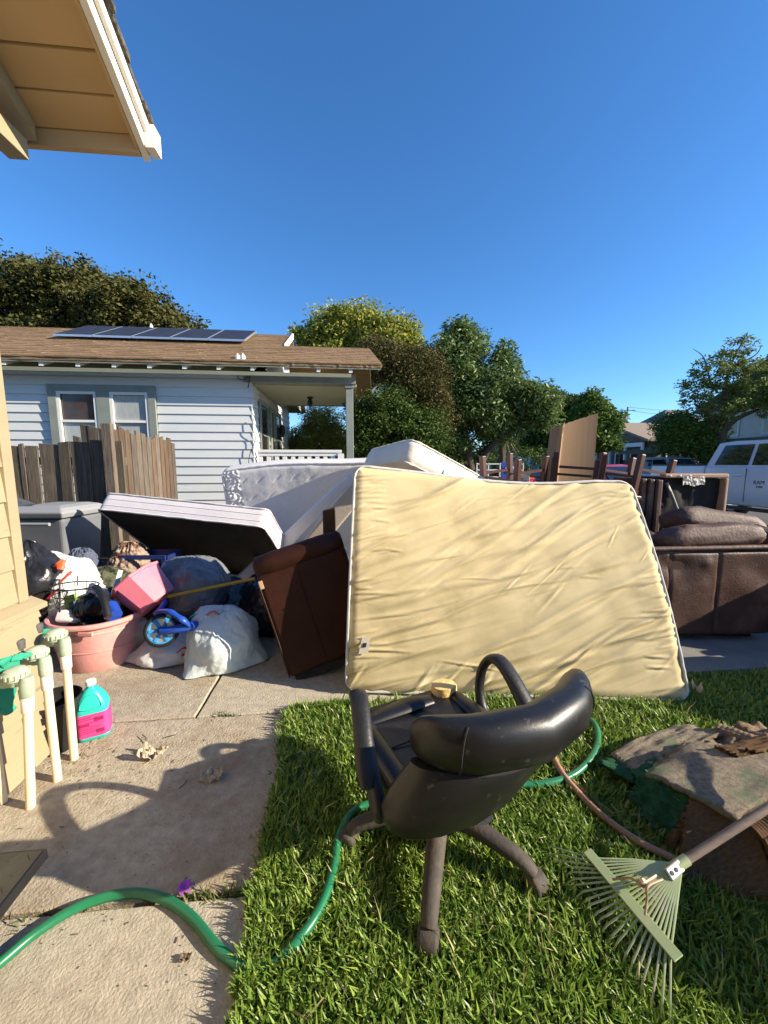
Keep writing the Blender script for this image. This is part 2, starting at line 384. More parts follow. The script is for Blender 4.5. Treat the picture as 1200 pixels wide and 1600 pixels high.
def flat_mesh(name, V, faces4=None, faces3=None):
    me = bpy.data.meshes.new(name); V = np.asarray(V, dtype=np.float32).reshape(-1, 3)
    me.vertices.add(len(V)); me.vertices.foreach_set('co', V.ravel())
    idx = []; starts = []; pos = 0
    for fs in (faces4, faces3):
        if fs is None: continue
        k = fs.shape[1]; idx.append(fs.ravel()); starts.append(pos + np.arange(len(fs))*k); pos += fs.size
    idx = np.concatenate(idx); starts = np.concatenate(starts)
    me.loops.add(len(idx)); me.loops.foreach_set('vertex_index', idx.astype(np.int32))
    me.polygons.add(len(starts)); me.polygons.foreach_set('loop_start', starts.astype(np.int32))
    me.update(calc_edges=True); me.validate(); return me

def blades(name, pts, hmin, hmax, wid, mat, lean=.6, seed=3):
    r = np.random.default_rng(seed); n = len(pts)
    az = r.uniform(0, 2*np.pi, n); h = r.uniform(hmin, hmax, n)*(.8+.5*r.random(n)); w = wid*r.uniform(.6, 1.3, n)
    ln = r.uniform(.25, 1.35, n)*lean
    d = np.stack([np.cos(az), np.sin(az), np.zeros(n)], 1); sd = np.stack([-np.sin(az), np.cos(az), np.zeros(n)], 1)
    tw = r.uniform(-.5, .5, n)[:, None]; sd2 = sd + np.array([0,0,1.0])*tw*.6
    up = np.array([0, 0, 1.0])
    b = pts
    m = b + up*(h*.55*np.cos(ln*.6))[:, None] + d*(h*.5*np.sin(ln*.6))[:, None]
    t = m + up*(h*.5*np.cos(ln*1.5))[:, None] + d*(h*.55*np.sin(ln*1.5))[:, None]
    V = np.stack([b - sd*(w*.4)[:, None], b + sd*(w*.4)[:, None], m + sd2*(w*.5)[:, None], m - sd2*(w*.5)[:, None], t], 1)
    i = np.arange(n)*5
    f4 = np.stack([i, i+1, i+2, i+3], 1); f3 = np.stack([i+3, i+2, i+4], 1)
    me = flat_mesh(name, V, f4, f3); return link(name, me, mat)
def inside(P, poly):
    x, y = P[:, 0], P[:, 1]; c = np.zeros(len(P), bool); n = len(poly)
    for i in range(n):
        a, b = poly[i], poly[(i+1) % n]
        k = ((a[1] > y) != (b[1] > y)) & (x < (b[0]-a[0])*(y-a[1])/(b[1]-a[1]+1e-12) + a[0]); c ^= k
    return c
def grass_pts(n, x0, x1, y0, y1):
    P = np.stack([rng.uniform(x0, x1, n), rng.uniform(y0, y1, n), np.full(n, -.004)], 1)
    f = np.array([noise.noise(Vector((p[0]*3.1, p[1]*3.1, 0))) + .5*noise.noise(Vector((p[0]*11, p[1]*11, 4))) for p in P])
    P = P[(f + rng.uniform(-.9, .9, n)) > -.75]
    edge = [(-.20 + .02, -1.5), ]
    L = [(p.x, p.y) for p in LAWN]; L[0] = (L[0][0]-.02, L[0][1]); L[4] = (L[4][0]-.03, L[4][1]+.03)
    w = np.array([noise.noise(Vector((0, p[1]*6, 3))) + .6*noise.noise(Vector((2, p[1]*19, 3))) for p in P]); Q = P.copy(); Q[:, 0] += .035*w; Q[:, 1] += .02*w
    return P[inside(Q, L)]
G = np.concatenate([grass_pts(125000, -.75, 2.2, .45, 1.5), grass_pts(100000, -.75, 3.6, 1.5, 3.0), grass_pts(22000, 2.0, 6.0, .2, 3.0)])
E_ = []
for i in range(1500):
    t = rng.random(); a = S(-.20, -.2); b = S(-.33, 2.06); p = lerp(a, b, t); w = noise.noise(Vector((0, p.y*5, 8)))
    E_.append((p.x - abs(rng.normal())*.022*(1+1.4*w) + .01, p.y + rng.normal()*.01, 0.0))
for i in range(700):
    t = rng.random(); p = lerp(S(-.33, 2.06), S(.1, 2.09), t); E_.append((p.x, p.y + abs(rng.normal())*.025, 0.0))
G = np.concatenate([G, np.array(E_)])
g = blades('grass', G, .026, .058, .0076, MATS['grass'])
G2 = G[rng.random(len(G)) < .008]
g2 = blades('grass', G2, .06, .10, .004, MATS['straw'], lean=1.3, seed=9); tag(g2, 'thin dry straw-coloured blades scattered through the lawn', 'dry grass', kind='stuff')
tag(g, 'short broad-bladed green lawn grass under the office chair', 'grass', kind='stuff')
# weeds in the slab joints
W = []
for (px, py, n, sp) in ((352,1117,70,.035),(320,1402,80,.04),(375,1398,60,.05),(300,1405,50,.03),(440,1385,50,.05),(120,1186,30,.03),(20,1445,20,.03)):
    c = gd(px, py); W += [(c.x + rng.normal()*sp, c.y + rng.normal()*.012, -.02) for _ in range(n)]
for i in range(22):
    t = .3+.7*rng.random(); p = S(-1.4 + 1.2*t, 1.145 + rng.normal()*.006, -.03); W.append(tuple(p))
g = blades('weeds', np.array(W), .02, .045, .006, MATS['weed'], lean=.9, seed=5)
tag(g, 'small green weeds sprouting from the concrete joints', 'weeds', kind='stuff')

# ================================================================== the yellow house at the left
own = thing('yellow_house', 'cream yellow clapboard house with white rake board at left edge', 'house', (-1.65, 1.70, 0), ANG)
def lbox(name, x0, x1, y0, y1, z0, z1, mat, parent, bevel=.002):
    return MB().b2(x0, x1, y0, y1, z0, z1).build(name, MATS[mat], parent, world=False, bevel=bevel)
LED = .77
def clap(name, mat, parent, x0, y0, y1, z, h, proud=.02, axis='y'):
    p = [(x0, y0, z), (x0+proud, y0, z), (x0+.005, y0, z+h+.012), (x0, y0, z+h+.012)]
    q = [(a, y1, c) for a, b, c in p]
    if axis == 'x': p = [(b, -(a), c) for a, b, c in p]; q = [(b, -(a), c) for a, b, c in q]
    return MB().loft([[Vector(v) for v in p], [Vector(v) for v in q]]).build(name, MATS[mat], parent, world=False)
lbox('wall', -6, -.012, -6, -.012, 0, 2.95, 'own_paint', own)
z = .02
while z < LED-.04:
    h = min(.135, LED-.035-z); clap('siding_board', 'own_paint', own, .022, -6, .028, z, h); z += h
z = LED+.02
while z < 2.85:
    clap('siding_board', 'own_paint', own, -.008, -6, -.045, z, .15, proud=.018); z += .15
lbox('corner_board', -.09, .016, -.045, .006, LED+.015, 2.9, 'own_paint', own, .003)
o = MB().loft([[Vector((-.01,-6,LED-.04)),Vector((.06,-6,LED-.035)),Vector((.06,-6,LED-.012)),Vector((-.01,-6,LED+.02))],
               [Vector((-.01,.05,LED-.04)),Vector((.06,.05,LED-.035)),Vector((.06,.05,LED-.012)),Vector((-.01,.05,LED+.02))]]).build('water_table', MATS['own_paint'], own, world=False, bevel=.003)
# unseen wing added behind the camera to block sky light and deepen shade
lbox('sky_block_wing', -6, 3.2, -9.5, -3.6, 0, 3.3, 'own_paint', own, 0)
lbox('sky_block_wing_roof', -6.2, 3.6, -9.7, -3.1, 3.3, 3.5, 'roof_edge', own, 0)
# roof overhang
SL, XR, YE, ZE = .55, .49, .40, 3.04
def zr(y): return ZE + (YE - y)*SL
rf = MB().hexa([Vector(v) for v in ((-6,YE+.03,zr(YE+.03)+.03),(XR-.03,YE+.03,zr(YE+.03)+.03),(XR-.03,-4,zr(-4)+.03),(-6,-4,zr(-4)+.03),
      (-6,YE+.03,zr(YE+.03)+.07),(XR-.03,YE+.03,zr(YE+.03)+.07),(XR-.03,-4,zr(-4)+.07),(-6,-4,zr(-4)+.07))]).build('roof', MATS['roof_edge'], own, world=False)
y = YE; i = 0
while y > -2.5:
    w = .118; y1 = y - w
    mb = MB().hexa([Vector(v) for v in ((-2.5,y-.003,zr(y-.003)),(XR-.035,y-.003,zr(y-.003)),(XR-.035,y1,zr(y1)),(-2.5,y1,zr(y1)),
        (-2.5,y-.003,zr(y)+.027),(XR-.035,y-.003,zr(y)+.027),(XR-.035,y1,zr(y1)+.027),(-2.5,y1,zr(y1)+.027))])
    mb.build('soffit_board', MATS['soffit_paint'], rf, world=False, bevel=.002); y = y1 - (.008 if i % 2 else .006); i += 1
def slope_board(name, x0, x1, y0, y1, lo, hi, mat, bevel=.002):
    return MB().hexa([Vector(v) for v in ((x0,y0,zr(y0)+lo),(x1,y0,zr(y0)+lo),(x1,y1,zr(y1)+lo),(x0,y1,zr(y1)+lo),
        (x0,y0,zr(y0)+hi),(x1,y0,zr(y0)+hi),(x1,y1,zr(y1)+hi),(x0,y1,zr(y1)+hi))]).build(name, MATS[mat], rf, world=False, bevel=bevel)
slope_board('rake_board', XR-.032, XR, YE+.045, -4, -.062, .045, 'white_trim')
slope_board('rake_trim', XR+.002, XR+.022, YE+.01, -4, .002, .06, 'white_trim')
slope_board('barge_lining', XR-.05, XR-.034, YE, -4, -.06, -.002, 'soffit_paint')
lbox('fascia', -6, XR-.035, YE+.003, YE+.035, ZE-.075, ZE+.05, 'soffit_paint', rf)
lbox('fascia_end', XR+.003, XR+.05, YE-.015, YE+.06, ZE-.062, ZE+.045, 'white_trim', rf)
slope_board('rafter', -.07, -.005, YE-.02, -4, -.085, -.003, 'own_paint')
mb = MB().b2(-.11, -.02, -3, YE-.06, ZE-.19, ZE-.10); mb.build('beam_end', MATS['own_paint'], rf, world=False, bevel=.004)
# ragged shingle edges along the rake, course by course
y = YE + .07; k = 0
while y > -2.2:
    y1 = y - .125; a = random.uniform(-.012, .012); hh = random.uniform(.020, .034)
    for lay in range(2):
        xx = XR + .045 + a - lay*.014 + random.uniform(-.006, .006); z0 = .062 + lay*.022
        MB().hexa([Vector(v) for v in ((-.3,y,zr(y)+z0),(xx,y,zr(y)+z0),(xx+random.uniform(-.008,.008),y1-.01,zr(y1)+z0),(-.3,y1-.01,zr(y1)+z0),
            (-.3,y,zr(y)+z0+hh),(xx,y,zr(y)+z0+hh),(xx,y1-.01,zr(y1)+z0+hh*.7),(-.3,y1-.01,zr(y1)+z0+hh*.7))]).build('shingle', MATS['roof_edge'], rf, world=False)
    y = y1

# ================================================================== the white neighbour's house
nb = thing('white_house', 'white clapboard house with brown shingle roof, solar panels and porch', 'house', (-2.27, 6.8, 0), ANG)
lbox('wall', -9, -.02, .02, 4.4, 0, 3.0, 'siding', nb)
WX0, WX1, WZ0, WZ1 = -3.24, -1.57, 1.40, 2.71
z = .5
EXP = .1467
while z < 2.84:
    segs = [(-9, -.012)] if (z > WZ1-.02 or z + EXP < WZ0+.1) else [(-9, WX0), (WX1, -.012)]
    for a, b in segs: clap('siding_board', 'siding', nb, -.018, a, b, z, EXP, proud=.026, axis='x')
    clap('siding_board', 'siding', nb, -.018, -.006, 4.4, z, EXP, proud=.026)
    z += EXP
lbox('frieze_board', -9, .02, -.03, -.012, 2.855, 2.95, 'siding', nb)
lbox('eave_closure', -9, .0, -.028, -.0, 2.951, 3.13, 'eave_olive', nb, 0)
# double window
def window(x0, x1, z0, z1, y, up, low, parent):
    f = MB()
    for a in ((x0,x0+.045,z0,z1),(x1-.045,x1,z0,z1),(x0+.045,x1-.045,z1-.045,z1),(x0+.045,x1-.045,z0,z0+.05)):
        f.b2(a[0],a[1],y-.03,y,a[2],a[3])
    fr = f.build('window_sash', MATS['rail_white'], parent, world=False, bevel=.003)
    zm = z0 + (z1-z0)*.60
    lbox('meeting_rail', x0+.045, x1-.045, y-.026, y+.004, zm-.02, zm+.02, 'rail_white', parent)
    lbox('window_pane', x0+.045, x1-.045, y+.006, y+.012, zm+.02, z1-.045, up, parent, 0)
    lbox('window_pane', x0+.045, x1-.045, y+.010, y+.016, z0+.05, zm-.02, low, parent, 0)
wt = MB()
for a in ((WX0,WX0+.13,WZ0,WZ1),(WX1-.12,WX1,WZ0,WZ1),(WX0+.13,WX1-.12,WZ1-.11,WZ1),(-2.50,-2.29,WZ0,WZ1-.11),(WX0+.13,WX1-.12,WZ0-.08,WZ0)):
    wt.b2(a[0],a[1],-.05,-.01,a[2],a[3])
win = wt.build('window', MATS['grey_trim'], nb, world=False, bevel=.004)
window(WX0+.13, -2.50, WZ0, WZ1-.11, -.012, 'brown_glass', 'curtain_glass', win)
window(-2.29, WX1-.12, WZ0, WZ1-.11, -.012, 'curtain_glass', 'curtain_glass', win)
# roof
NS, NE, NZ = .48, -.31, 3.02
def zn(y): return NZ + (y-NE)*NS
def roof_slab(name, x0, x1, x0t, x1t, y0, y1, lo, hi, mat, parent, fn=zn):
    nx = 40; mb = MB()
    bot = []; 
    for (yy, xa, xb) in ((y0, x0, x1), (y1, x0t, x1t)):
        pass
    rows = []
    for zoff in (lo, hi):
        rows.append([Vector((lerp(x0,x1,i/nx), y0 + (.012*nz((i*.9,0,1))), fn(y0)+zoff + .010*nz((i*.37,2,0)))) for i in range(nx+1)] +
                    [Vector((lerp(x1t,x0t,i/nx), y1, fn(y1)+zoff)) for i in range(nx+1)])
    mb.loft(rows); return mb.build(name, MATS[mat], parent, world=False)
roof = roof_slab('roof', -9, .42, -9, .42, NE, 2.2, .0, .055, 'shingle_brown', nb)
roof_slab('porch_roof', .42, 2.22, .42, 2.08, NE, 1.0, .0, .055, 'shingle_brown', nb)
def zback(y): return zn(1.0) - (y-1.0)*NS
MB().loft([[Vector((.42,1.0,zn(1.0))),Vector((2.08,1.0,zn(1.0))),Vector((2.22,2.45,zback(2.45))),Vector((.42,2.45,zback(2.45)))],
           [Vector((.42,1.0,zn(1.0)+.055)),Vector((2.08,1.0,zn(1.0)+.055)),Vector((2.22,2.45,zback(2.45)+.055)),Vector((.42,2.45,zback(2.45)+.055))]]).build('porch_roof', MATS['shingle_brown'], nb, world=False)
MB().loft([[Vector((-9,2.2,zn(2.2))),Vector((.42,2.2,zn(2.2))),Vector((.42,4.9,zn(2.2)-1.3)),Vector((-9,4.9,zn(2.2)-1.3))],
           [Vector((-9,2.2,zn(2.2)+.055)),Vector((.42,2.2,zn(2.2)+.055)),Vector((.42,4.9,zn(2.2)-1.245)),Vector((-9,4.9,zn(2.2)-1.245))]]).build('back_roof', MATS['shingle_brown'], nb, world=False)
MB().add([Vector((.30,-.3,2.95)),Vector((.30,2.2,zn(2.2)-.01)),Vector((.30,4.7,2.95))],[(0,2,1)]).build('gable_wall', MATS['siding'], nb, world=False)
MB().hexa([Vector(v) for v in ((.425,.95,zn(.95)-.02),(.455,.95,zn(.95)-.02),(.455,2.2,zn(2.2)-.02),(.425,2.2,zn(2.2)-.02),(.425,.95,zn(.95)+.10),(.455,.95,zn(.95)+.10),(.455,2.2,zn(2.2)+.10),(.425,2.2,zn(2.2)+.10))]).build('gable_trim', MATS['rail_white'], nb, world=False)
for (xa, xb, xat, xbt, ya, yb) in ((-9, .42, -9, .42, NE, 2.2), (.42, 2.22, .42, 2.08, NE, 1.0)):
    k = 0; yy = ya
    while yy < yb - .03:
        y2 = min(yb, yy + .135); e0 = (yy-ya)/(yb-ya); e1 = (y2-ya)/(yb-ya); mb = MB(); x = lerp(xa, xat, e0) - .3*(k % 2)
        x_end = lerp(xb, xbt, (e0+e1)/2)
        while x < x_end:
            w = random.choice((.22, .30, .30, .38)); x2 = min(x_end, x + w); x1 = max(x, lerp(xa, xat, e0)); h = .062 + random.uniform(0, .012)
            if x2 - x1 > .03: mb.hexa([Vector(v) for v in ((x1,yy-.012,zn(yy-.012)+.05),(x2-.004,yy-.012,zn(yy-.012)+.05),(x2-.004,y2,zn(y2)+.05),(x1,y2,zn(y2)+.05),(x1,yy-.012,zn(yy-.012)+h+.008),(x2-.004,yy-.012,zn(yy-.012)+h+.008),(x2-.004,y2,zn(y2)+.058),(x1,y2,zn(y2)+.058))])
            x = x2
        if mb.v: tag(mb.build('shingle_course', MATS['shingle_brown'], roof, world=False), kind='stuff')
        yy = y2; k += 1
# eave lining, rafter tails
MB().hexa([Vector(v) for v in ((-9,NE+.01,zn(NE)-.03),(2.2,NE+.01,zn(NE)-.03),(2.2,0,zn(0)-.03),(-9,0,zn(0)-.03),(-9,NE+.01,zn(NE)-.004),(2.2,NE+.01,zn(NE)-.004),(2.2,0,zn(0)-.004),(-9,0,zn(0)-.004))]).build('eave_lining', MATS['eave_olive'], nb, world=False)
lbox('eave_board', -9, 1.7, -.27, -.23, NZ-.16, NZ-.10, 'eave_olive', nb)
for k in range(16):
    x = 1.692 - k*.535
    MB().hexa([Vector(v) for v in ((x-.03,NE+.03,zn(NE)-.085),(x+.03,NE+.03,zn(NE)-.085),(x+.03,.1,zn(.1)-.12),(x-.03,.1,zn(.1)-.12),(x-.03,NE+.03,zn(NE)-.032),(x+.03,NE+.03,zn(NE)-.032),(x+.03,.1,zn(.1)-.032),(x-.03,.1,zn(.1)-.032))]).build('rafter_tail', MATS['rail_white'], nb, world=False)
# solar panels
for k in range(5):
    x0 = -3.72 + k*.685; x1 = x0 + .675; y0, y1 = .93, 1.98
    pts = []
    for zz in (.13, .165): pts += [Vector(v) for v in ((x0,y0,zn(y0)+zz),(x1,y0,zn(y0)+zz),(x1,y1,zn(y1)+zz),(x0,y1,zn(y1)+zz))]
    sp = MB().hexa(pts).build('solar_panel', MATS['alu'], roof, world=False)
    pts = []
    for zz in (.166, .169): pts += [Vector(v) for v in ((x0+.02,y0+.02,zn(y0+.02)+zz),(x1-.02,y0+.02,zn(y0+.02)+zz),(x1-.02,y1-.02,zn(y1-.02)+zz),(x0+.02,y1-.02,zn(y1-.02)+zz))]
    MB().hexa(pts).build('solar_glass', MATS['solar_cell'], sp, world=False)
for k in range(4):
    lbox('panel_foot', -3.3+k*.9, -3.26+k*.9, 1.2, 1.26, zn(1.2)+.05, zn(1.2)+.14, 'alu', roof)
for (x, y, h) in ((-2.55, 2.15, .17), (-.16, -.20, .10), (-.08, -.18, .10)):
    MB().lathe([(.045,0),(.045,h*.6),(.02,h),(.0,h+.02)], 8, Matrix.Translation((x,y,zn(y)+.03))).build('roof_vent', MATS['rail_white'], roof, world=False)
# porch
lbox('porch_floor', 0.012, 1.8, .01, 2.45, 0, .85, 'porch_paint', nb)
lbox('porch_ceiling', .01, 1.80, .15, 2.38, 2.79, 2.83, 'porch_paint', nb)
lbox('porch_beam', -.12, 1.78, -.045, .14, 2.80, 2.95, 'grey_trim', nb, .004)
lbox('porch_beam', 1.62, 1.78, .15, 2.4, 2.78, 2.93, 'grey_trim', nb, .004)
lbox('porch_beam', 0.03, 1.60, 2.38, 2.5, 2.78, 2.93, 'grey_trim', nb, .004)
for (yy, ) in ((0.0,), (2.28,)):
    p = lbox('porch_post', 1.605, 1.735, yy, yy+.13, .85, 2.76, 'grey_trim', nb, .006)
    lbox('post_cap', 1.59, 1.75, yy-.02, yy+.15, 2.74, 2.80, 'grey_trim', p, .004)
lbox('porch_skirt', .03, 1.8, -.03, 0.005, .2, .9, 'siding', nb)
rail = lbox('porch_railing', .05, 1.52, .02, .09, 1.615, 1.665, 'rail_white', nb, .004)
lbox('under_rail', .05, 1.52, .035, .075, 1.555, 1.612, 'rail_white', rail)
lbox('bottom_rail', .05, 1.60, .03, .08, .95, 1.01, 'rail_white', rail)
lbox('rail_post', 1.45, 1.56, .01, .10, .85, 1.60, 'rail_white', rail)
for k in range(10):
    x = .09 + k*.142; w = .05 if k == 5 else .035
    lbox('baluster', x-w, x+w, .042, .068, 1.012, 1.553, 'rail_white', rail)
for (y0, y1, mat) in ((.45, 1.2, 'dark_glass'), (1.45, 1.85, 'brown_glass'), (2.0, 2.7, 'dark_glass')):
    f = MB()
    for a in ((y0,y0+.07,1.25,2.6),(y1-.07,y1,1.25,2.6),(y0+.07,y1-.07,2.52,2.6),(y0+.07,y1-.07,1.25,1.32),(y0+.07,y1-.07,1.95,1.99)): f.b2(.012,.045,a[0],a[1],a[2],a[3])
    w = f.build('window', MATS['grey_trim'], nb, world=False, bevel=.003)
    lbox('window_pane', .0125, .024, y0+.07, y1-.07, 1.32, 2.52, mat, w, 0)
T = Matrix.Translation
lp = MB().lathe([(.0,0),(.06,-.005),(.065,-.03),(.03,-.05),(.05,-.09),(.055,-.14),(.03,-.19),(.0,-.22)], 10, T((.87,1.25,2.788))).build('ceiling_lantern', MATS['black_iron'], nb, world=False, smooth=50)
MB().lathe([(.0,.10),(.05,.08),(.07,.0),(.065,-.10),(.03,-.17),(.0,-.18)], 8, T((.16,2.05,2.2))).build('wall_lantern', MATS['black_iron'], nb, world=False, smooth=50)
MB().tube([(.02,2.05,2.0),(.12,2.05,2.02),(.16,2.05,2.06)], .012, 6).build('lantern_arm', MATS['black_iron'], nb, world=False)
# loose wires at the corner of the eave
MB().tube(spline([(-.12,-.06,2.96),(-.2,-.1,2.86),(-.1,-.1,2.82),(-.02,-.05,2.9),(-.05,-.05,2.7)],5), .008, 5).build('cable', MATS['black_iron'], nb, world=False)
MB().tube(spline([(.02,-.05,2.2),(.0,-.06,2.0),(.04,-.05,1.85),(-.06,-.05,1.6),(-.1,-.05,1.4)],5), .006, 5).build('cable', MATS['black_iron'], nb, world=False)

# ================================================================== fences
def plank(fence, p0, p1, z0, z1, mat, t=.022, top=0.0, split=0):
    p0 = Vector(p0); p1 = Vector(p1); d = (p1-p0); n = Vector((d.y, -d.x, 0)).normalized()*t
    zz = [0, .12, .3, .5, .7, .9, 1]; w = d.length; rings = []
    sd = random.random()*50
    for k in zz:
        z = lerp(z0, z1, k)
        a = p0 + d*(.012+.02*nz((sd,k*2.3,0))) ; b = p1 - d*(.015+.025*nz((sd,k*2.1,5)))
        bow = n*(.25*nz((sd+3,k*1.3,2)))
        za, zb = (z + top*.5, z - top*.5) if k == 1 else (z, z)
        rings.append([Vector((a.x,a.y,za))+bow, Vector((b.x,b.y,zb))+bow, Vector((b.x,b.y,zb))+n+bow, Vector((a.x,a.y,za))+n+bow])
    return MB().loft(rings).build('plank', MATS[mat], fence, bevel=.003, seg=1)
fA = thing('wooden_fence', 'weathered grey plank fence with wide boards behind the trash pile', 'fence', (-3.8, 4.5, 0), 0, None)
tops = [(12,697),(30,695),(39,695),(60,693),(91,692),(110,690),(141,688),(173,689),(193,686)]
YF = 4.45
for i in range(len(tops)-1):
    a = at(tops[i][0], tops[i][1], YF); b = at(tops[i+1][0], tops[i+1][1], YF)
    dy = random.uniform(-.012, .012)
    plank(fA, (a.x+.004, YF+dy, 0), (b.x-.006, YF+dy, 0), .31, a.z + random.uniform(-.012,.012), 'fence_wood', top=random.uniform(-.015,.015))
x = at(12,690,YF).x
for k in range(5):
    plank(fA, (x-.22*(k+1), YF, 0), (x-.22*k-.008, YF, 0), .31, 1.66+random.uniform(-.02,.02), 'fence_wood')
MB().b2(-5.5, -3.0, YF+.03, YF+.07, .45, .54).build('fence_rail', MATS['fence_wood'], fA)
MB().b2(-5.5, -3.0, YF+.03, YF+.07, 1.40, 1.49).build('fence_rail', MATS['fence_wood'], fA)
MB().b2(-5.5, -3.02, YF-.01, YF+.03, .0, .295).build('kick_board', MATS['fence_wood'], fA)
fB = thing('wooden_gate', 'taller brown plank gate with small grey plate, behind the grey fence', 'gate', (-3.2, 5.2, 0))
n = 13
for i in range(n):
    t0, t1 = i/n, (i+1)/n
    pa, pb = at(172, 668, 4.42), at(271, 690, 6.1)
    a = lerp(pa, pb, t0); b = lerp(pa, pb, t1)
    plank(fB, (a.x, a.y+.0, 0), (b.x, b.y-.012, 0), .1, 1.83 - .06*t0 + random.uniform(-.05,.03), 'fence_wood_red' if random.random() < .65 else 'fence_wood', top=random.uniform(-.05,.05))
MB().hexa([Vector((-3.13,4.5,.5)),Vector((-3.40,6.05,.5)),Vector((-3.44,6.05,.5)),Vector((-3.17,4.5,.5)),Vector((-3.13,4.5,.6)),Vector((-3.40,6.05,.6)),Vector((-3.44,6.05,.6)),Vector((-3.17,4.5,.6))]).build('gate_rail', MATS['fence_wood_red'], fB)
MB().b2(-3.16, -3.05, 4.36, 4.42, 0, 1.86).build('gate_post', MATS['fence_wood'], fB, bevel=.005)
q = [at(190,701,4.74), at(204,702,4.95), at(205,726,4.95), at(190,726,4.74)]
MB().loft([[v + Vector((.02,-.004,0)) for v in q], [v + Vector((.035,-.008,0)) for v in q]]).build('plate', MATS['plate_grey'], fB)
fC = thing('wooden_fence', 'short run of pale fence planks showing above the grey fence', 'fence', at(140,690,5.6)*Vector((1,1,0)) if False else (-4.2,5.6,0))
for i, (x0, x1, y) in enumerate(((115,126,682),(126,138,664),(138,147,666),(147,155,668),(155,161,670))):
    a = at(x0, y, 5.6); b = at(x1, y, 5.6)
    plank(fC, (a.x, 5.6, 0), (b.x, 5.6, 0), .2, a.z, 'fence_wood', top=.03)

# ================================================================== trees and shrubs
def leaf_mesh(name, C, size, asp, r, droop=.25):
    n = len(C); L = size*r.uniform(.6, 1.35, n)
    d = r.normal(size=(n, 3)); d[:, 2] = d[:, 2]*.6 - droop; d /= np.linalg.norm(d, axis=1)[:, None]
    w = np.cross(d, r.normal(size=(n, 3))); w /= np.linalg.norm(w, axis=1)[:, None]; nn = np.cross(d, w)
    W = (L*asp)[:, None]*.5; L = L[:, None]
    V = np.stack([C, C + d*L*.45 + w*W + nn*L*.06, C + d*L, C + d*L*.45 - w*W + nn*L*.06], 1)
    i = np.arange(n)*4
    return flat_mesh(name, V, np.stack([i, i+1, i+2, i+3], 1))
def plant(name, label, cat, base, blobs, n, size, mat, trunk=.12, asp=.5, clump=.22, per=60, group=None, seed=1, branches=9, limb=None, droop=.25, core=.38):
    r = np.random.default_rng(seed); base = Vector(base)
    t = thing(name, label, cat, base, 0, group)
    vol = np.array([(b[3]*b[4]*b[5])**.667 for b in blobs]); nc = max(6, n//per); cc = []
    for b, k in zip(blobs, np.maximum(2, (vol/vol.sum()*nc).astype(int))):
        d = r.normal(size=(k, 3)); d /= np.linalg.norm(d, axis=1)[:, None]
        rad = .95*(core + (1-core)*r.random(k)**.6)
        f = np.array([1 + .38*noise.noise(Vector(q*2.1) + Vector((seed, b[0], 0))) for q in d])
        cc.append(np.array(b[:3]) + d*(rad*f)[:, None]*np.array(b[3:6]))
    cc = np.concatenate(cc)
    sc = np.repeat(clump*r.uniform(.55, 1.25, len(cc)), per)
    g_ = r.normal(size=(len(cc)*per, 3)); g_ *= np.minimum(1, 1.7/np.linalg.norm(g_, axis=1))[:, None]
    P = np.repeat(cc, per, 0) + g_*sc[:, None]*np.array([1, 1, .75])
    P = P[P[:, 2] > base.z + .02]
    link('crown', leaf_mesh('crown', P, size, asp, r, droop), MATS[mat], t)
    mid = Vector(cc.mean(0)); mb = MB()
    if trunk:
        top = lerp(base, mid, .9); k = lerp(base, mid, .45) + Vector((.12*math.sin(seed), .1*math.cos(seed), 0))
        mb.tube(spline([base - Vector((0,0,.05)), k, top], 6), [lerp(trunk*1.2, trunk*.5, i/12) for i in range(13)], 8)
        for j in r.choice(len(cc), min(branches, len(cc)), replace=False):
            e = Vector(cc[j]); s0 = lerp(base, mid, r.uniform(.4, .8)); m_ = lerp(s0, e, .5) + Vector((0,0,.1*r.normal()))
            mb.tube(spline([s0, m_, e], 4), [lerp(trunk*.42, trunk*.08, i/8) for i in range(9)], 6)
    if limb:
        for pts, r0, r1 in limb:
            q = spline(pts, 6); mb.tube(q, [lerp(r0, r1, i/(len(q)-1)) for i in range(len(q))], 8)
    if mb.v: mb.build('trunk', MATS['bark'], t, smooth=60)
    return t
def blob(px, py, Y, rx, ry, rz=None):      # rx, ry(z) in metres
    p = at(px, py, Y); return (p.x, p.y, p.z, rx, rz or rx, ry)
def foot(px, Y): p = at(px, 700, Y); return (p.x, Y, -.05)
plant('broadleaf_tree', 'large rounded olive-green tree rising behind the solar panel roof', 'tree', foot(110,15), [blob(40,488,15,2.3,1.85,1.8), blob(120,476,15,2.4,1.45,1.8), blob(205,492,14.5,1.9,1.25,1.6), blob(270,522,14.5,1.2,.75,1.2), blob(-60,520,15,2.5,2.4,2), blob(120,540,15,3.2,1.2,1.8)],
      109200, 0.141, 'leaf_olive', .25, seed=11, clump=.22)
plant('broadleaf_tree', 'bright yellow-green tree crown rising above the porch roof', 'tree', foot(560,15), [blob(520,515,15,.9,.7), blob(560,505,15,1.0,.65), blob(610,535,14.6,1.1,.95), blob(550,560,15,2.0,1.1,1.3), blob(490,535,15,.7,.6)],
      40950, 0.141, 'leaf_lime', .18, seed=12, clump=.24)
plant('russet_bush', 'tall rusty brown-green bush to the right of the porch post', 'bush', foot(640,10), [blob(610,575,10,.65,.75), blob(655,600,10,.75,1.0), blob(645,650,10,.8,1.2), blob(585,560,10,.45,.5), blob(680,640,9.8,.45,.8)],
      59150, 0.061, 'leaf_russet', .07, seed=13, clump=.17, asp=.5)
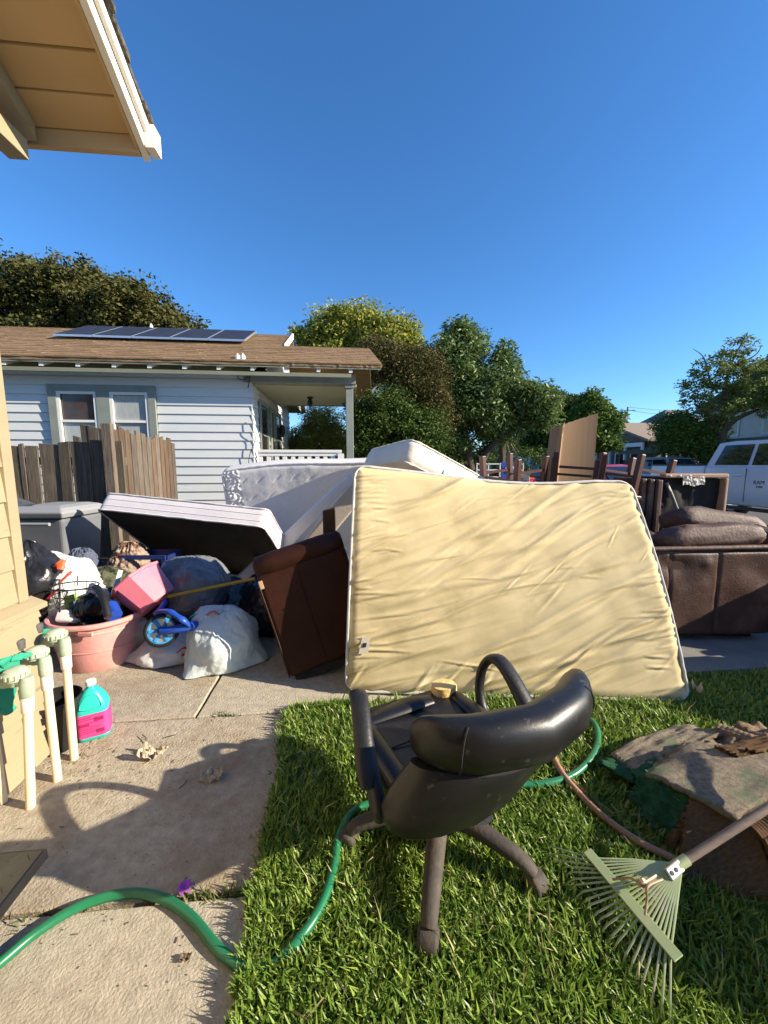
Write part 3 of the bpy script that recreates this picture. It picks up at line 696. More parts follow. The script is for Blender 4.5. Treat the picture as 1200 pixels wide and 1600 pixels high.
plant('dark_shrub', 'dense dark green rounded shrub beside the porch post', 'shrub', foot(615,8.6), [blob(600,655,8.6,.75,.65), blob(660,680,8.6,.55,.6), blob(570,690,8.4,.45,.55), blob(630,700,8.6,.8,.7), blob(615,740,8.6,.9,.6)],
      54600, 0.070, 'leaf_dark', .06, seed=14, clump=.14)
plant('feathery_shrub', 'light green feathery shrub seen through the porch opening', 'shrub', foot(500,11), [blob(500,665,11,.62,.55), blob(475,690,11,.4,.5), blob(525,690,11,.4,.6)],
      22750, 0.082, 'leaf_feather', .05, seed=15, clump=.12, asp=.22, droop=-.4)
lb = lambda *a: [at(*p) for p in a]
plant('walnut_tree', 'leafy green tree with long leaflets and a leaning dark limb', 'tree', foot(725,12), [blob(725,545,12,.62,.75), blob(790,580,12,.42,.55), blob(700,580,12,.8,.85), blob(760,610,12,1.0,.7), blob(830,625,11.8,.75,.55), blob(740,640,12,1.1,.65), blob(690,640,12,.6,.9), blob(722,525,12,.25,.25), blob(786,555,12,.2,.25), blob(845,645,11.8,.5,.45), blob(665,560,12,.3,.3), blob(700,690,12.3,.8,.6), blob(780,665,12.3,.7,.5), blob(722,508,12,.13,.2), blob(705,515,12,.12,.2), blob(787,540,12,.1,.2)],
      68250, 0.141, 'leaf_walnut', .0, seed=16, asp=.34, clump=.20, droop=.35,
      limb=[(lb((735,735,12),(728,690,12),(722,650,12),(728,590,12)), .17, .05), (lb((745,735,12),(765,700,12),(790,675,12),(830,640,12)), .14, .04), (lb((722,665,12),(705,640,12),(690,600,12)), .08, .03), (lb((718,690,12),(712,660,12),(713,640,12)), .06, .03)])
plant('street_tree', 'dark green tree behind the tall cardboard sheet', 'tree', foot(875,22), [blob(880,650,22,1.2,1.2), blob(850,660,22,.9,1.1), blob(900,680,22,1.0,.9), blob(840,690,22,1.2,.8)], 29575, 0.197, 'leaf_dark', .16, seed=17, clump=.3)
plant('street_tree', 'mid-green tree just right of the tall cardboard sheet', 'tree', foot(930,20), [blob(925,640,20,.6,.75), blob(945,660,20,.7,.7), blob(915,665,20,.8,.8), blob(940,690,20,.8,.5), blob(922,622,20,.3,.35)], 25025, 0.182, 'leaf_mid', .14, seed=18, clump=.24)
plant('street_tree', 'airy green tree with bare twigs above the white pickup truck', 'tree', foot(1127,20), [blob(1150,555,20,1.0,.8), blob(1110,590,20,1.1,.8), blob(1165,600,20,1.6,1.0), blob(1085,620,20,.7,.5), blob(1190,620,20,1.3,1.0), blob(1120,640,20,1.3,.6), blob(1075,600,20,.4,.3), blob(1220,580,20,1.0,1.0)],
      15000, 0.156, 'leaf_feather', .0, seed=19, clump=.17, asp=.4, limb=[(lb((1127,745,20),(1127,690,20),(1131,650,20),(1132,600,20)), .28, .08), (lb((1128,675,20),(1150,655,20),(1185,640,20)), .2, .06), (lb((1127,680,20),(1110,655,20),(1085,630,20)), .14, .04), (lb((1132,610,20),(1142,570,20),(1165,525,20)), .08, .02), (lb((1110,600,20),(1100,560,20),(1083,545,20)), .04, .01), (lb((1150,570,20),(1180,555,20),(1190,540,20)), .05, .01)])
plant('street_bush', 'rounded yellow-green bush below the airy tree, left of the truck cab', 'bush', foot(1070,21), [blob(1055,665,21,1.0,.8), blob(1085,680,21,1.2,.9), blob(1050,690,21,.8,.6), blob(1095,700,21,1.0,.8)], 27300, 0.132, 'leaf_mid', .1, seed=20, clump=.24)
plant('garden_bush', 'small bush beyond the porch rail, under the feathery shrub', 'bush', foot(455,12), [blob(455,705,12,.8,.6), blob(520,710,12,.8,.5)], 11375, 0.099, 'leaf_dark', .04, seed=21, clump=.16)
# palm with hanging fronds beside the leaning limb
pt = thing('palm', 'shaggy palm fronds hanging below the leaning tree limb', 'palm', foot(785,17))
c0 = at(785,682,17); mb = MB()
for k in range(60):
    a = random.uniform(0, 6.28); l = random.uniform(.7, 1.3); e = c0 + Vector((math.cos(a)*l*.8, math.sin(a)*l*.8, -l*random.uniform(.1, 1.0)))
    m_ = lerp(c0, e, .5) + Vector((0,0,.22)); w = Vector((-math.sin(a), math.cos(a), 0))*.035
    q = [c0, m_, e]; mb.add([c0-w*.5, c0+w*.5, m_+w, m_-w, e], [(0,1,2,3),(3,2,4)])
mb.build('crown', MATS['leaf_olive'], pt)
MB().tube([foot(785,17), c0], [.2,.15], 8).build('trunk', MATS['bark'], pt)

for k, (px, py, Y, n) in enumerate(((705,700,13,5200),(800,712,18,4200),(880,715,19,4200))):
    plant('hedge_bush', ('dense dark hedge bush at the foot of the leaning tree','low dark bush behind the palm and blue house','low dark bush behind the cardboard sheet')[k], 'bush', foot(px, Y), [blob(px-25,py,Y,.8,.7), blob(px+25,py+5,Y,.8,.6), blob(px,py+20,Y,1.1,.7)], n, .11, 'leaf_dark', .05, seed=40+k, clump=.2, core=.3)

# ================================================================== across the street
def far_house(name, label, u, v, w, d, h, roofh, wallm, roofm, over=.4, ridge='u', rot=ANG, windows=(), porch=False, hip=0.0):
    t = thing(name, label, 'house', S(u, v), rot)
    lbox('wall', -w/2, w/2, -d/2, d/2, 0, h, wallm, t, 0)
    a, b = w/2+over, d/2+over
    if ridge == 'u':
        eav = [(-a,-b,h),(a,-b,h),(a,b,h),(-a,b,h)]; rd = [(-a+hip,0,h+roofh),(a-hip,0,h+roofh)]
        up = Vector((0,0,.14))
        E_ = [Vector(p) for p in eav]; Q = [Vector(p) for p in rd]
        MB().add(E_ + Q + [e+up for e in E_] + [q+up for q in Q], [(6,7,11,10),(8,9,10,11),(7,8,11),(9,6,10),(0,1,7,6),(1,2,8,7),(2,3,9,8),(3,0,6,9),(0,4,5,1),(2,5,4,3),(1,5,2),(3,4,0)]).build('roof', MATS[roofm], t, world=False)
        if hip == 0:
            for s_ in (-1, 1): MB().add([Vector((s_*w/2,-d/2,h)),Vector((s_*w/2,d/2,h)),Vector((s_*w/2,0,h+roofh*.93))],[(0,1,2)]).build('gable', MATS[wallm], t, world=False)
    else:
        eav = [(-a,-b,h),(a,-b,h),(a,b,h),(-a,b,h)]; up = Vector((0,0,.14))
        E_ = [Vector(p) for p in eav]; Q = [Vector((0,-b+hip,h+roofh)), Vector((0,b-hip,h+roofh))]
        MB().add(E_ + Q + [e+up for e in E_] + [q+up for q in Q], [(7,8,11,10),(9,6,10,11),(6,7,10),(8,9,11),(0,1,7,6),(1,2,8,7),(2,3,9,8),(3,0,6,9),(1,4,5,2),(3,5,4,0),(0,4,1),(2,5,3)]).build('roof', MATS[roofm], t, world=False)
        if hip == 0:
            for s_ in (-1, 1): MB().add([Vector((-w/2,s_*d/2,h)),Vector((w/2,s_*d/2,h)),Vector((0,s_*d/2,h+roofh*.93))],[(0,1,2)]).build('gable', MATS[wallm], t, world=False)
    for (side, c, z0, z1, ww) in windows:
        if side == 'w': fr = lbox('window', -w/2-.05, -w/2-.004, c-ww/2, c+ww/2, z0, z1, 'far_white', t, 0); lbox('pane', -w/2-.056, -w/2-.052, c-ww/2+.12, c+ww/2-.12, z0+.12, z1-.12, 'dark_glass', fr, 0)
        else: fr = lbox('window', c-ww/2, c+ww/2, -d/2-.05, -d/2-.004, z0, z1, 'far_white', t, 0); lbox('pane', c-ww/2+.12, c+ww/2-.12, -d/2-.056, -d/2-.052, z0+.12, z1-.12, 'dark_glass', fr, 0)
    return t
hg = far_house('green_house', 'dark green house with white window trim and tan shingle roof across street', 25.5, 31, 7, 9, 3.1, 1.7, 'house_green', 'shingle_tan', windows=(('w',-3.3,1.0,2.5,1.1),('w',-1.6,1.0,2.5,1.1),('w',.2,.2,2.4,1.2),('w',2.2,1.0,2.5,1.3),('s',-1.5,1.0,2.4,1.2)))
lbox('porch_beam', -3.9, -3.75, -4.4, 1.0, 2.75, 3.05, 'far_white', hg, 0)
for k in range(4): lbox('porch_post', -3.9, -3.75, -4.4+k*1.75, -4.25+k*1.75, 0, 2.75, 'far_white', hg, 0)
far_house('hip_roof_house', 'dark hip-roofed house rising behind the green house', 33, 37, 8, 8, 3.8, 3.0, 'house_green', 'shingle_grey', hip=3.6)
far_house('grey_house', 'small grey gabled house at far end of the street', 18.0, 43, 5.5, 7, 2.3, 1.75, 'house_grey', 'shingle_grey', ridge='v', windows=(('s',-1.1,.9,2.0,.9),('s',1.0,.9,2.0,.9)))
hb = far_house('blue_house', 'pale blue house with brown roof and porch, left of the cardboard', 19.5, 37, 6, 7, 2.6, 1.2, 'house_blue', 'shingle_tan', windows=(('s',-1.8,.9,2.2,1.0),('s',.0,.3,2.3,1.0),('w',-1.5,.9,2.2,1.2),('w',1.2,.9,2.2,1.2)))
hc = far_house('cream_house', 'two-storey cream house with white gable behind the airy tree', 25.5, 18.5, 6.5, 8, 4.6, 2.3, 'house_cream', 'shingle_grey', ridge='u', windows=(('w',-2,3.0,4.2,1.0),('w',.0,3.0,4.2,1.0),('w',2.2,3.0,4.2,1.0),('w',-2,.9,2.2,1.2),('w',1,.9,2.2,1.2)))
lbox('porch_roof', -4.8, -3.3, -4, 4, 2.6, 2.8, 'shingle_grey', hc, 0)
for k in range(4): lbox('porch_post', -4.75, -4.6, -3.9+k*2.5, -3.75+k*2.5, 0, 2.6, 'far_white', hc, 0)
# dark timber carport
ct = thing('timber_carport', 'dark timber carport and fence in front of the green house', 'carport', S(20.6, 23.5), ANG)
lbox('carport_roof', -.6, 2.6, -2.6, 3.6, 2.25, 2.4, 'wood_dark', ct, 0)
lbox('fascia', -.64, -.605, -2.6, 3.6, 2.15, 2.42, 'pole_wood', ct, 0)
for k in range(4): lbox('carport_post', -.5, -.35, -2.5+k*1.95, -2.35+k*1.95, 0, 2.25, 'wood_dark', ct, 0)
for k in range(21): lbox('fence_board', -.3, -.26, -2.6+k*.3, -2.32+k*.3, 0, 1.7+.05*(k % 3), 'wood_dark', ct, 0)
# utility pole with wires
up_ = thing('utility_pole', 'thin grey utility pole with transformer on the skyline', 'pole', at(981,700,60)*Vector((1,1,0)))
p1 = at(981,636,60); b1 = Vector((p1.x, p1.y, 0))
MB().tube([b1, p1], [.16,.11], 8).build('pole', MATS['pole_wood'], up_)
MB().tube([p1+Vector((-1.2,0,-.5)), p1+Vector((1.2,0,-.5))], .06, 5).build('cross_arm', MATS['pole_wood'], up_)
MB().lathe([(0,0),(.3,.02),(.3,.9),(0,.95)], 10, T(p1+Vector((-.45,-.2,-2.4)))).build('transformer', MATS['plate_grey'], up_)
for dz in (0, -.45):
    e = at(1075, 640+(-dz)*8, 66); MB().tube(spline([p1+Vector((0,0,dz)), lerp(p1, e, .5)+Vector((0,0,dz-.25)), e],6), .022, 4).build('wire', MATS['black_iron'], up_)

# ---- vehicles: x along the length (front +x), y across, built around the origin
def wheel(parent, x, y, r=.36, w=.24):
    M_ = Matrix.Translation((x, y, r)) @ Matrix.Rotation(R(90), 4, 'X') @ Matrix.Translation((0,0,-w/2))
    t = MB().lathe([(r*.62,0),(r*.95,0),(r,w*.15),(r,w*.85),(r*.95,w),(r*.62,w)], 24, M_).build('tyre', MATS['rubber'], parent, world=False, smooth=40)
    MB().lathe([(0,w*.12),(r*.2,w*.05),(r*.62,w*.1),(r*.62,w*.9),(r*.2,w*.95),(0,w*.88)], 20, M_).build('rim', MATS['chrome'], t, world=False, smooth=40)
def body_loft(secs, ny=7):
    # secs: list of (x, half width, z bottom, z top, tumblehome) from rear to front
    rings = []
    for x, hw, z0, z1, th in secs:
        h = z1-z0
        rings.append([Vector(p) for p in ((x,-hw*.94,z0),(x,-hw,z0+h*.25),(x,-hw,z0+h*.7),(x,-hw+th,z1),(x,hw-th,z1),(x,hw,z0+h*.7),(x,hw,z0+h*.25),(x,hw*.94,z0))])
    return MB().loft(rings)
def cab_loft(secs): return MB().loft([[Vector(p) for p in ((x,-hw,z0),(x,-hw+th,z1),(x,hw-th,z1),(x,hw,z0))] for x, hw, z0, z1, th in secs])
def place(t, u, v, rot): t.location = S(u, v, -.055); t.rotation_euler = (0, 0, rot)
tr = thing('pickup_truck', 'white pickup truck parked at the kerb on the right', 'pickup')
body_loft([(-2.9,.96,.62,1.42,.03),(-2.86,.99,.58,1.44,.03),(-1.15,1.0,.55,1.44,.03)]).build('bed', MATS['car_white'], tr, world=False, bevel=.025, smooth=35)
MB().b2(-2.75,-1.25,-.82,.82,1.40,1.46).build('bed_cover', MATS['black_plastic'], tr, world=False, bevel=.01)
for s_ in (-1, 1): MB().b2(-2.85,-1.16,s_*.93-.05,s_*.93+.05,1.441,1.475).build('bed_rail', MATS['chrome'] if False else MATS['black_plastic'], tr, world=False, bevel=.01)
body_loft([(-1.12,1.0,.52,1.40,.02),(1.2,1.0,.52,1.40,.02),(1.4,1.0,.52,1.38,.05),(2.7,.98,.55,1.30,.10),(2.95,.9,.6,1.12,.1)]).build('body', MATS['car_white'], tr, world=False, bevel=.03, smooth=35)
cab_loft([(-1.12,.94,1.40,1.44,.0),(-.98,.94,1.40,1.98,.16),(-.6,.94,1.40,2.02,.17),(.5,.94,1.40,2.0,.17),(1.4,.94,1.40,1.41,.0)]).build('cab', MATS['car_white'], tr, world=False, bevel=.02, smooth=30)
for s_ in (-1, 1):
    for (x0, x1, x0t, x1t) in ((-.92,-.12,-.8,-.12),(-.03,1.12,-.03,.52)):
        p = [(x0,s_*.930,1.45),(x1,s_*.930,1.45),(x1t,s_*.803,1.92),(x0t,s_*.803,1.92)]
        MB().loft([[Vector(v) for v in p],[Vector(v)+Vector((0,s_*.012,.004)) for v in p]]).build('side_window', MATS['car_glass'], tr, world=False)
    for x in (-.08, 1.15): MB().b2(x-.006,x+.006,s_*1.0-.004,s_*1.0+.004,.62,1.38).build('door_seam', MATS['black_plastic'], tr, world=False)
    for x in (-.28, .92): MB().b2(x-.11,x+.11,s_*1.0-.005,s_*1.0+.03,1.18,1.23).build('door_handle', MATS['car_white'], tr, world=False, bevel=.01)
    MB().b2(-1.1,1.25,s_*.97-.05,s_*.97+.05,.42,.50).build('side_step', MATS['black_plastic'], tr, world=False, bevel=.01)
    MB().b2(1.15,1.35,s_*1.12-.1,s_*1.12+.1,1.38,1.62).build('mirror', MATS['black_plastic'], tr, world=False, bevel=.04)
    MB().b2(-2.92,-2.84,s_*.88-.07,s_*.88+.07,.95,1.36).build('tail_light', MATS['tail_red'], tr, world=False, bevel=.015)
    for x in (-1.95, 2.1): wheel(tr, x, s_*.86, .40, .27)
    for x in (-1.95, 2.1):
        mb = MB(); prof = [(x+.50*math.cos(a), .42+.50*math.sin(a)) for a in [R(k) for k in range(0,181,15)]]
        mb.loft([[Vector((px,s_*.965,pz)) for px, pz in prof],[Vector((px,s_*1.004,pz)) for px, pz in prof]]); mb.build('wheel_arch', MATS['black_plastic'], tr, world=False)
MB().b2(-3.08,-2.92,-.95,.95,.55,.75).build('bumper', MATS['chrome'], tr, world=False, bevel=.03)
MB().b2(2.9,3.08,-.95,.95,.5,.75).build('bumper', MATS['chrome'], tr, world=False, bevel=.03)
p = [(.58,-.75,1.94),(.58,.75,1.94),(1.34,.86,1.45),(1.34,-.86,1.45)]
MB().loft([[Vector(v) for v in p],[Vector(v)+Vector((.02,0,.02)) for v in p]]).build('windscreen', MATS['car_glass'], tr, world=False)
def text_part(txt, size, M_, mat, parent, name='badge'):
    cu = bpy.data.curves.new(name, 'FONT'); cu.body = txt; cu.size = size; cu.extrude = .003
    ob = bpy.data.objects.new('tmp', cu); COL.objects.link(ob); dg = bpy.context.evaluated_depsgraph_get(); dg.update()
    me = bpy.data.meshes.new_from_object(ob.evaluated_get(dg)); bpy.data.objects.remove(ob); me.transform(M_); me.materials.clear()
    return link(name, me, mat, parent, world=False)
# the truck heads towards -v (nose to the right of the picture): its own left side (+y) faces away, right side (-y) faces the yard
text_part('RAM', .115, Matrix.Translation((.10,-1.003,1.03)) @ Matrix.Rotation(R(90),4,'X'), MATS['print_dark'], tr)
text_part('2500', .07, Matrix.Translation((.16,-1.003,.95)) @ Matrix.Rotation(R(90),4,'X'), MATS['print_dark'], tr)
place(tr, 10.02, 7.85, ANG - R(90))

def car(name, label, paint, L=4.6, H=1.46, W=.9, suv=False):
    t = thing(name, label, 'car'); a = L/2; hb = .98 if suv else .86
    body_loft([(-a,.8*W,.42,hb-.12,.05),(-a+.12,.95*W,.32,hb,.06),(-a+.8,W,.26,hb+.06,.05),(.2,W,.26,hb+.05,.05),(a*.45,W,.26,hb,.06),(a-.35,.95*W,.28,hb-.16,.12),(a,.78*W,.36,hb-.34,.1)]).build('body', MATS[paint], t, world=False, bevel=.05, seg=3, smooth=40)
    r0, r1 = (-a+.25, -a+.45) if suv else (-a+.55, -a+1.25)
    cab_loft([(r0,.86*W,hb,hb+.03,0),(r1,.86*W,hb,H,.15),(-.1,.86*W,hb,H+.02,.15),(.35,.86*W,hb,H-.02,.15),(a*.5,.86*W,hb-.02,hb+.02,.0)]).build('cabin', MATS[paint], t, world=False, bevel=.03, smooth=40)
    for s_ in (-1, 1):
        y0, y1 = s_*(.86*W-.012), s_*(.86*W-.115)
        for (x0, x1, x0t, x1t) in ((r0+.25, -.45, r1+.02, -.45), (-.36, .95, -.36, .32)) + (((r0+.1, r0+.1, r1, r1),) if False else ()):
            p = [(x0,y0,hb+.05),(x1,y0,hb+.05),(x1t,y1,H-.11),(x0t,y1,H-.11)]
            MB().loft([[Vector(v) for v in p],[Vector(v)+Vector((0,s_*.012,.004)) for v in p]]).build('side_window', MATS['car_glass'], t, world=False)
        MB().b2(.75,.9,s_*(W+.06)-.08,s_*(W+.06)+.08,hb+.02,hb+.15).build('mirror', MATS[paint], t, world=False, bevel=.03)
        MB().b2(-a+.02,-a+.10,s_*.66*W-.14,s_*.66*W+.14,hb-.26,hb-.10).build('tail_light', MATS['tail_red'], t, world=False, bevel=.02)
        MB().b2(a-.16,a-.03,s_*.60*W-.15,s_*.60*W+.15,hb-.34,hb-.22).build('headlight', MATS['chrome'], t, world=False, bevel=.03)
        for x in (-a+.85, a-.95): wheel(t, x, s_*(W-.13), .33, .22)
    for (xa, xb, n_) in ((.40, a*.5-.03, 'windscreen'), (r1-.05, r0+.03, 'rear_window')):
        p = [(xa,-.62*W,H-.09),(xa,.62*W,H-.09),(xb,.78*W,hb+.05),(xb,-.78*W,hb+.05)]; s_ = 1 if n_ == 'windscreen' else -1
        MB().loft([[Vector(v) for v in p],[Vector(v)+Vector((s_*.03,0,.02)) for v in p]]).build(n_, MATS['car_glass'], t, world=False)
    return t
rc = car('parked_car', 'red car parked behind the upturned wooden chairs', 'car_red'); place(rc, 10.0, 14.0, ANG - R(90))
sv = car('parked_car', 'silver station wagon with dark windows across the street, behind the truck', 'car_silver', 4.8, 1.82, .95, True); place(sv, 16.2, 17.9, ANG - R(90))

# ================================================================== mattresses
def rounded(p, W, H, r):
    qx = min(max(p[0], -W/2+r), W/2-r); qy = min(max(p[1], -H/2+r), H/2-r)
    dx, dy = p[0]-qx, p[1]-qy; l = math.hypot(dx, dy)
    if l < 1e-9 or dx == 0 or dy == 0: return p
    k = max(abs(dx), abs(dy))/l; return (qx+dx*k, qy+dy*k)
def mattress(t, W, H, T_, mp, nu, nv, r, mats, disp=None, pipes=2, prad=.012, sidebulge=.012, sidefn=None, names=('front_panel','back_panel','side_band','piping')):
    # mp maps local (x, y, depth) to the place; depth runs from 0 (front) to T_ (back)
    def loc(i, j): return rounded((-W/2 + W*i/nu, -H/2 + H*j/nv), W, H, r)
    def soft(x, y):                      # the face rolls off towards its edge
        e = min(W/2-abs(x), H/2-abs(y)); return .02*max(0, 1-e/.06)**2
    V = []
    for j in range(nv+1):
        for i in range(nu+1):
            x, y = loc(i, j); V.append(mp(x, y, (soft(x, y) - (disp(x, y) if disp else 0))))
    fs = [(j*(nu+1)+i, j*(nu+1)+i+1, (j+1)*(nu+1)+i+1, (j+1)*(nu+1)+i) for j in range(nv) for i in range(nu)]
    MB().add(V, fs).build(names[0], MATS[mats[0]], t, smooth=70)
    V2 = [mp(*loc(i*nu//12, j*nv//12), T_ - soft(*loc(i*nu//12, j*nv//12))) for j in range(13) for i in range(13)]
    MB().add(V2, [((j+1)*13+i, (j+1)*13+i+1, j*13+i+1, j*13+i) for j in range(12) for i in range(12)]).build(names[1], MATS[mats[1]], t, smooth=60)
    per = [(i, 0) for i in range(nu)] + [(nu, j) for j in range(nv)] + [(nu-i, nv) for i in range(nu)] + [(0, nv-j) for j in range(nv)]
    per = per[::max(1, len(per)//220)]
    rings = []
    for k, (dpt, out) in enumerate([(.02, 0), (.035, .6), (T_*.3, 1), (T_*.5, 1.0), (T_*.7, 1), (T_-.035, .6), (T_-.02, 0)]):
        ring = []
        for (i, j) in per:
            x, y = loc(i, j); l = math.hypot(x/W, y/H); g = 1 + out*sidebulge/ max(W, H)*2
            dd = (sidefn(x, y, dpt) if sidefn else 0)
            ring.append(mp(x*(1+out*sidebulge*2/W)+0, y*(1+out*sidebulge*2/H), dpt + dd))
        rings.append(ring)
    MB().loft(rings, False, False).build(names[2], MATS[mats[2]], t, smooth=50)
    for k in range(pipes):
        d0 = .016 if k == 0 else T_-.016
        pts = [mp(*[c*(1+.004) for c in loc(i, j)], d0 + .004*nz((i*.21, j*.21, k))) for (i, j) in per]
        MB().tube(pts, prad, 6, closed=True).build(names[3], MATS[mats[3]], t, smooth=60)
def bilin(BL, BR, TL, TR, W, H, bow=None):
    BL, BR, TL, TR = map(Vector, (BL, BR, TL, TR))
    def mp(x, y, d):
        s_, t_ = x/W+.5, y/H+.5
        p = (BL*(1-s_)+BR*s_)*(1-t_) + (TL*(1-s_)+TR*s_)*t_
        ex = ((BR-BL)*(1-t_)+(TR-TL)*t_).normalized(); ey = ((TL-BL)*(1-s_)+(TR-BR)*s_).normalized()
        n = ey.cross(ex).normalized()      # points to the back
        if bow: p = p + bow(s_, t_)
        return p + n*d
    return mp
# --- yellow queen mattress leaning in the middle
W, H = 2.03, 1.50
r2 = random.Random(4)
WR = []
for k in range(70):
    WR.append((r2.uniform(-1.1, 1.05), r2.uniform(-.85, .8), R(r2.uniform(17, 33)), r2.uniform(.35, .95), r2.uniform(.009, .020), r2.uniform(.002, .006)))
for k in range(34):                       # short pulls along both side seams and the foot
    WR.append((-1.0 + r2.uniform(0,.2), r2.uniform(-.75,.7), R(r2.uniform(0, 24)), r2.uniform(.06,.22), .010, r2.uniform(.003,.008)))
    WR.append((1.0 - r2.uniform(0,.14), r2.uniform(-.75,.7), R(r2.uniform(0, 26)), r2.uniform(.06,.2), .010, r2.uniform(.003,.008)))
for k in range(12): WR.append((r2.uniform(-.95,-.1), -.72+r2.uniform(0,.1), R(r2.uniform(30,60)), r2.uniform(.08,.2), .012, r2.uniform(.004,.008)))
for k in range(34): WR.append((r2.uniform(-1.0, 1.0), r2.uniform(-.8, .75), R(r2.uniform(18, 30)), r2.uniform(.5, 1.3), r2.uniform(.014, .032), r2.uniform(.007, .016)))
for k in range(60): WR.append((r2.uniform(-1.05, 1.0), r2.uniform(-.78, .75), R(r2.gauss(24, 13)), r2.uniform(.06, .30), r2.uniform(.004, .011), r2.uniform(.0015, .0055)))
def wrinkle(x, y):
    h = .014*fbm((x*1.3, y*1.6, 0), 1.0, 3)
    gx, gy = (x/.17) % 1 - .5, (y/.17 + .5*(math.floor(x/.17) % 2)) % 1 - .5; rr = math.hypot(gx, gy)
    h -= .0003*math.exp(-((rr-.33)/.05)**2)*(gx+gy > .05)
    for (cx, cy, a, L, w, amp) in WR:
        dx, dy = x-cx, y-cy
        if abs(dx) > L*1.3+.1 or abs(dy) > L+.1: continue
        u = dx*math.cos(a)+dy*math.sin(a); v = -dx*math.sin(a)+dy*math.cos(a) + .035*math.sin(u*4+cx*9) + .02*u*u
        if abs(u) > L or abs(v) > w*4: continue
        h += amp*(1-(u/L)**2)**1.5*(math.exp(-(v/w)**2) - .55*math.exp(-((v+1.6*w)/w)**2))
    return h
ym = thing('yellow_mattress', 'large stained yellow mattress leaning on its long side across the lawn edge', 'mattress', (.8, 2.3, 0))
def ybow(s_, t_):
    return Vector((0, .03*math.sin(math.pi*s_)*math.sin(math.pi*t_*.5) - .055*math.sin(math.pi*t_), (-.045*math.sin(math.pi*min(1, s_*1.15)) + .012*math.sin(s_*7))*t_))
ymap = bilin((-.232,2.20,.025), (1.80,2.10,.025), at(556,727,2.54), at(986,754,2.68), W, H, ybow)
mattress(ym, W, H, .20, ymap, 330, 240, .085, ('tick_yellow','tick_yellow','tick_side','piping_grey'), wrinkle, 2, .0095)
c0 = [ymap(x, y, -.012) for x, y in ((-.945,-.50),(-.885,-.49),(-.875,-.39),(-.925,-.385))]
tg = MB().loft([c0, [p + Vector((0,-.003,.001)) for p in c0]]).build('tag', MATS['card_white'], ym)
c1 = [ymap(x, y, -.0165) for x, y in ((-.925,-.455),(-.90,-.452),(-.896,-.425),(-.918,-.425))]
MB().loft([c1, [p + Vector((0,-.001,.0)) for p in c1]]).build('tag_print', MATS['print_dark'], tg)
# --- white quilted mattress behind
W, H = 1.94, 1.38
qm = thing('quilted_mattress', 'white quilted mattress standing on edge below the porch railing', 'mattress', (-1, 4.9, 0))
def quilt(x, y):
    h = .006*fbm((x, y, 0), 3.2, 5)
    gx, gy = x/.21, y/.21
    k = math.floor(gy); ox = .5*(k % 2)
    dx = (gx+ox) % 1 - .5; dy = gy % 1 - .5
    h -= .010*math.exp(-((dx*.55+dy*.3)/.16)**2 - ((dy-dx*.7)/.05)**2)
    if x < -W/2+.2: h += .014*math.sin(x*70+4*math.sin(y*31))*math.cos(y*52+3*math.sin(x*24))
    return h
qmap = bilin((-1.95,4.98,.0), (.0,5.0,.1), (-1.96,4.66,1.315), (-.02,4.66,1.465), W, H, lambda s_, t_: Vector((0,0,.03*math.sin(s_*5)*t_)))
mattress(qm, W, H, .24, qmap, 170, 120, .07, ('tick_white','tick_white','tick_white','tick_white'), quilt, 2, .013, sidebulge=.02)
# --- ivory mattress tipped up on its corner
im = thing('ivory_mattress', 'ivory mattress tipped up with its corner above the yellow mattress', 'mattress', (.6, 4, 0))
A_ = at(645,684,3.6)
e1 = Vector((.80,.33,-.43)).normalized(); e2 = Vector((-.40,.88,-.06)); e2 = (e2 - e1*e2.dot(e1)).normalized(); e3 = e1.cross(e2)
W, H = 1.12, 1.05
def imap(x, y, d): return A_ + e1*(x+W/2) + e2*(y+H/2) - e3*d + Vector((0,0,.03*math.sin((x+W/2)*1.6)))
mattress(im, W, H, .25, imap, 90, 60, .10, ('tick_ivory','tick_ivory','tick_ivory','tick_ivory'), lambda x, y: .008*fbm((x,y,0),4,8), 2, .011, sidebulge=.018,
         sidefn=lambda x, y, d: .006*nz((x*14,y*14,d*9)))
pl = A_ + e1*.42 - e2*.021 - e3*.115
MB().sheet(lambda a, b: pl + e1*(.13*a) - e3*(.05*b) - e2*(.012*math.sin(a*9)*b + .012*b), 12, 6).build('care_tag', MATS['cap_white'], im, solid=.002)
# --- box spring, near edge propped up
bs = thing('box_spring', 'white-sided box spring with torn black underside propped over the trash', 'box spring', (-1.9, 4.2, 0))
O_ = at(150,798,3.5); e1 = (at(411,826,3.36)-O_); W = e1.length; e1.normalize()
e2 = Vector((.04,.80,-.60)); e2 = (e2 - e1*e2.dot(e1)).normalized(); e3 = e1.cross(e2)
H = 1.46; TT = .21
def bmap(x, y, d): return O_ + e1*(x+W/2) + e2*(y+H/2) + e3*(TT - d)
mattress(bs, W, H, TT, bmap, 60, 60, .05, ('box_white','dust_black','box_white','box_white'), lambda x, y: .006*fbm((x,y,0),3,4), 2, .008, sidebulge=.004)
for k in (.36, .68):
    per = [(-W/2+.05,-H/2-.006),(W/2-.05,-H/2-.006)]
    MB().tube([bmap(x, y, TT*k) for x, y in ((-W/2+.04,-H/2-.0045),(0,-H/2-.005),(W/2-.04,-H/2-.0045))], .0035, 5).build('side_seam', MATS['box_white'], bs)
    MB().tube([bmap(x, y, TT*k) for x, y in ((W/2+.0045,-H/2+.04),(W/2+.005,0),(W/2+.0045,H/2-.04))], .0035, 5).build('side_seam', MATS['box_white'], bs)
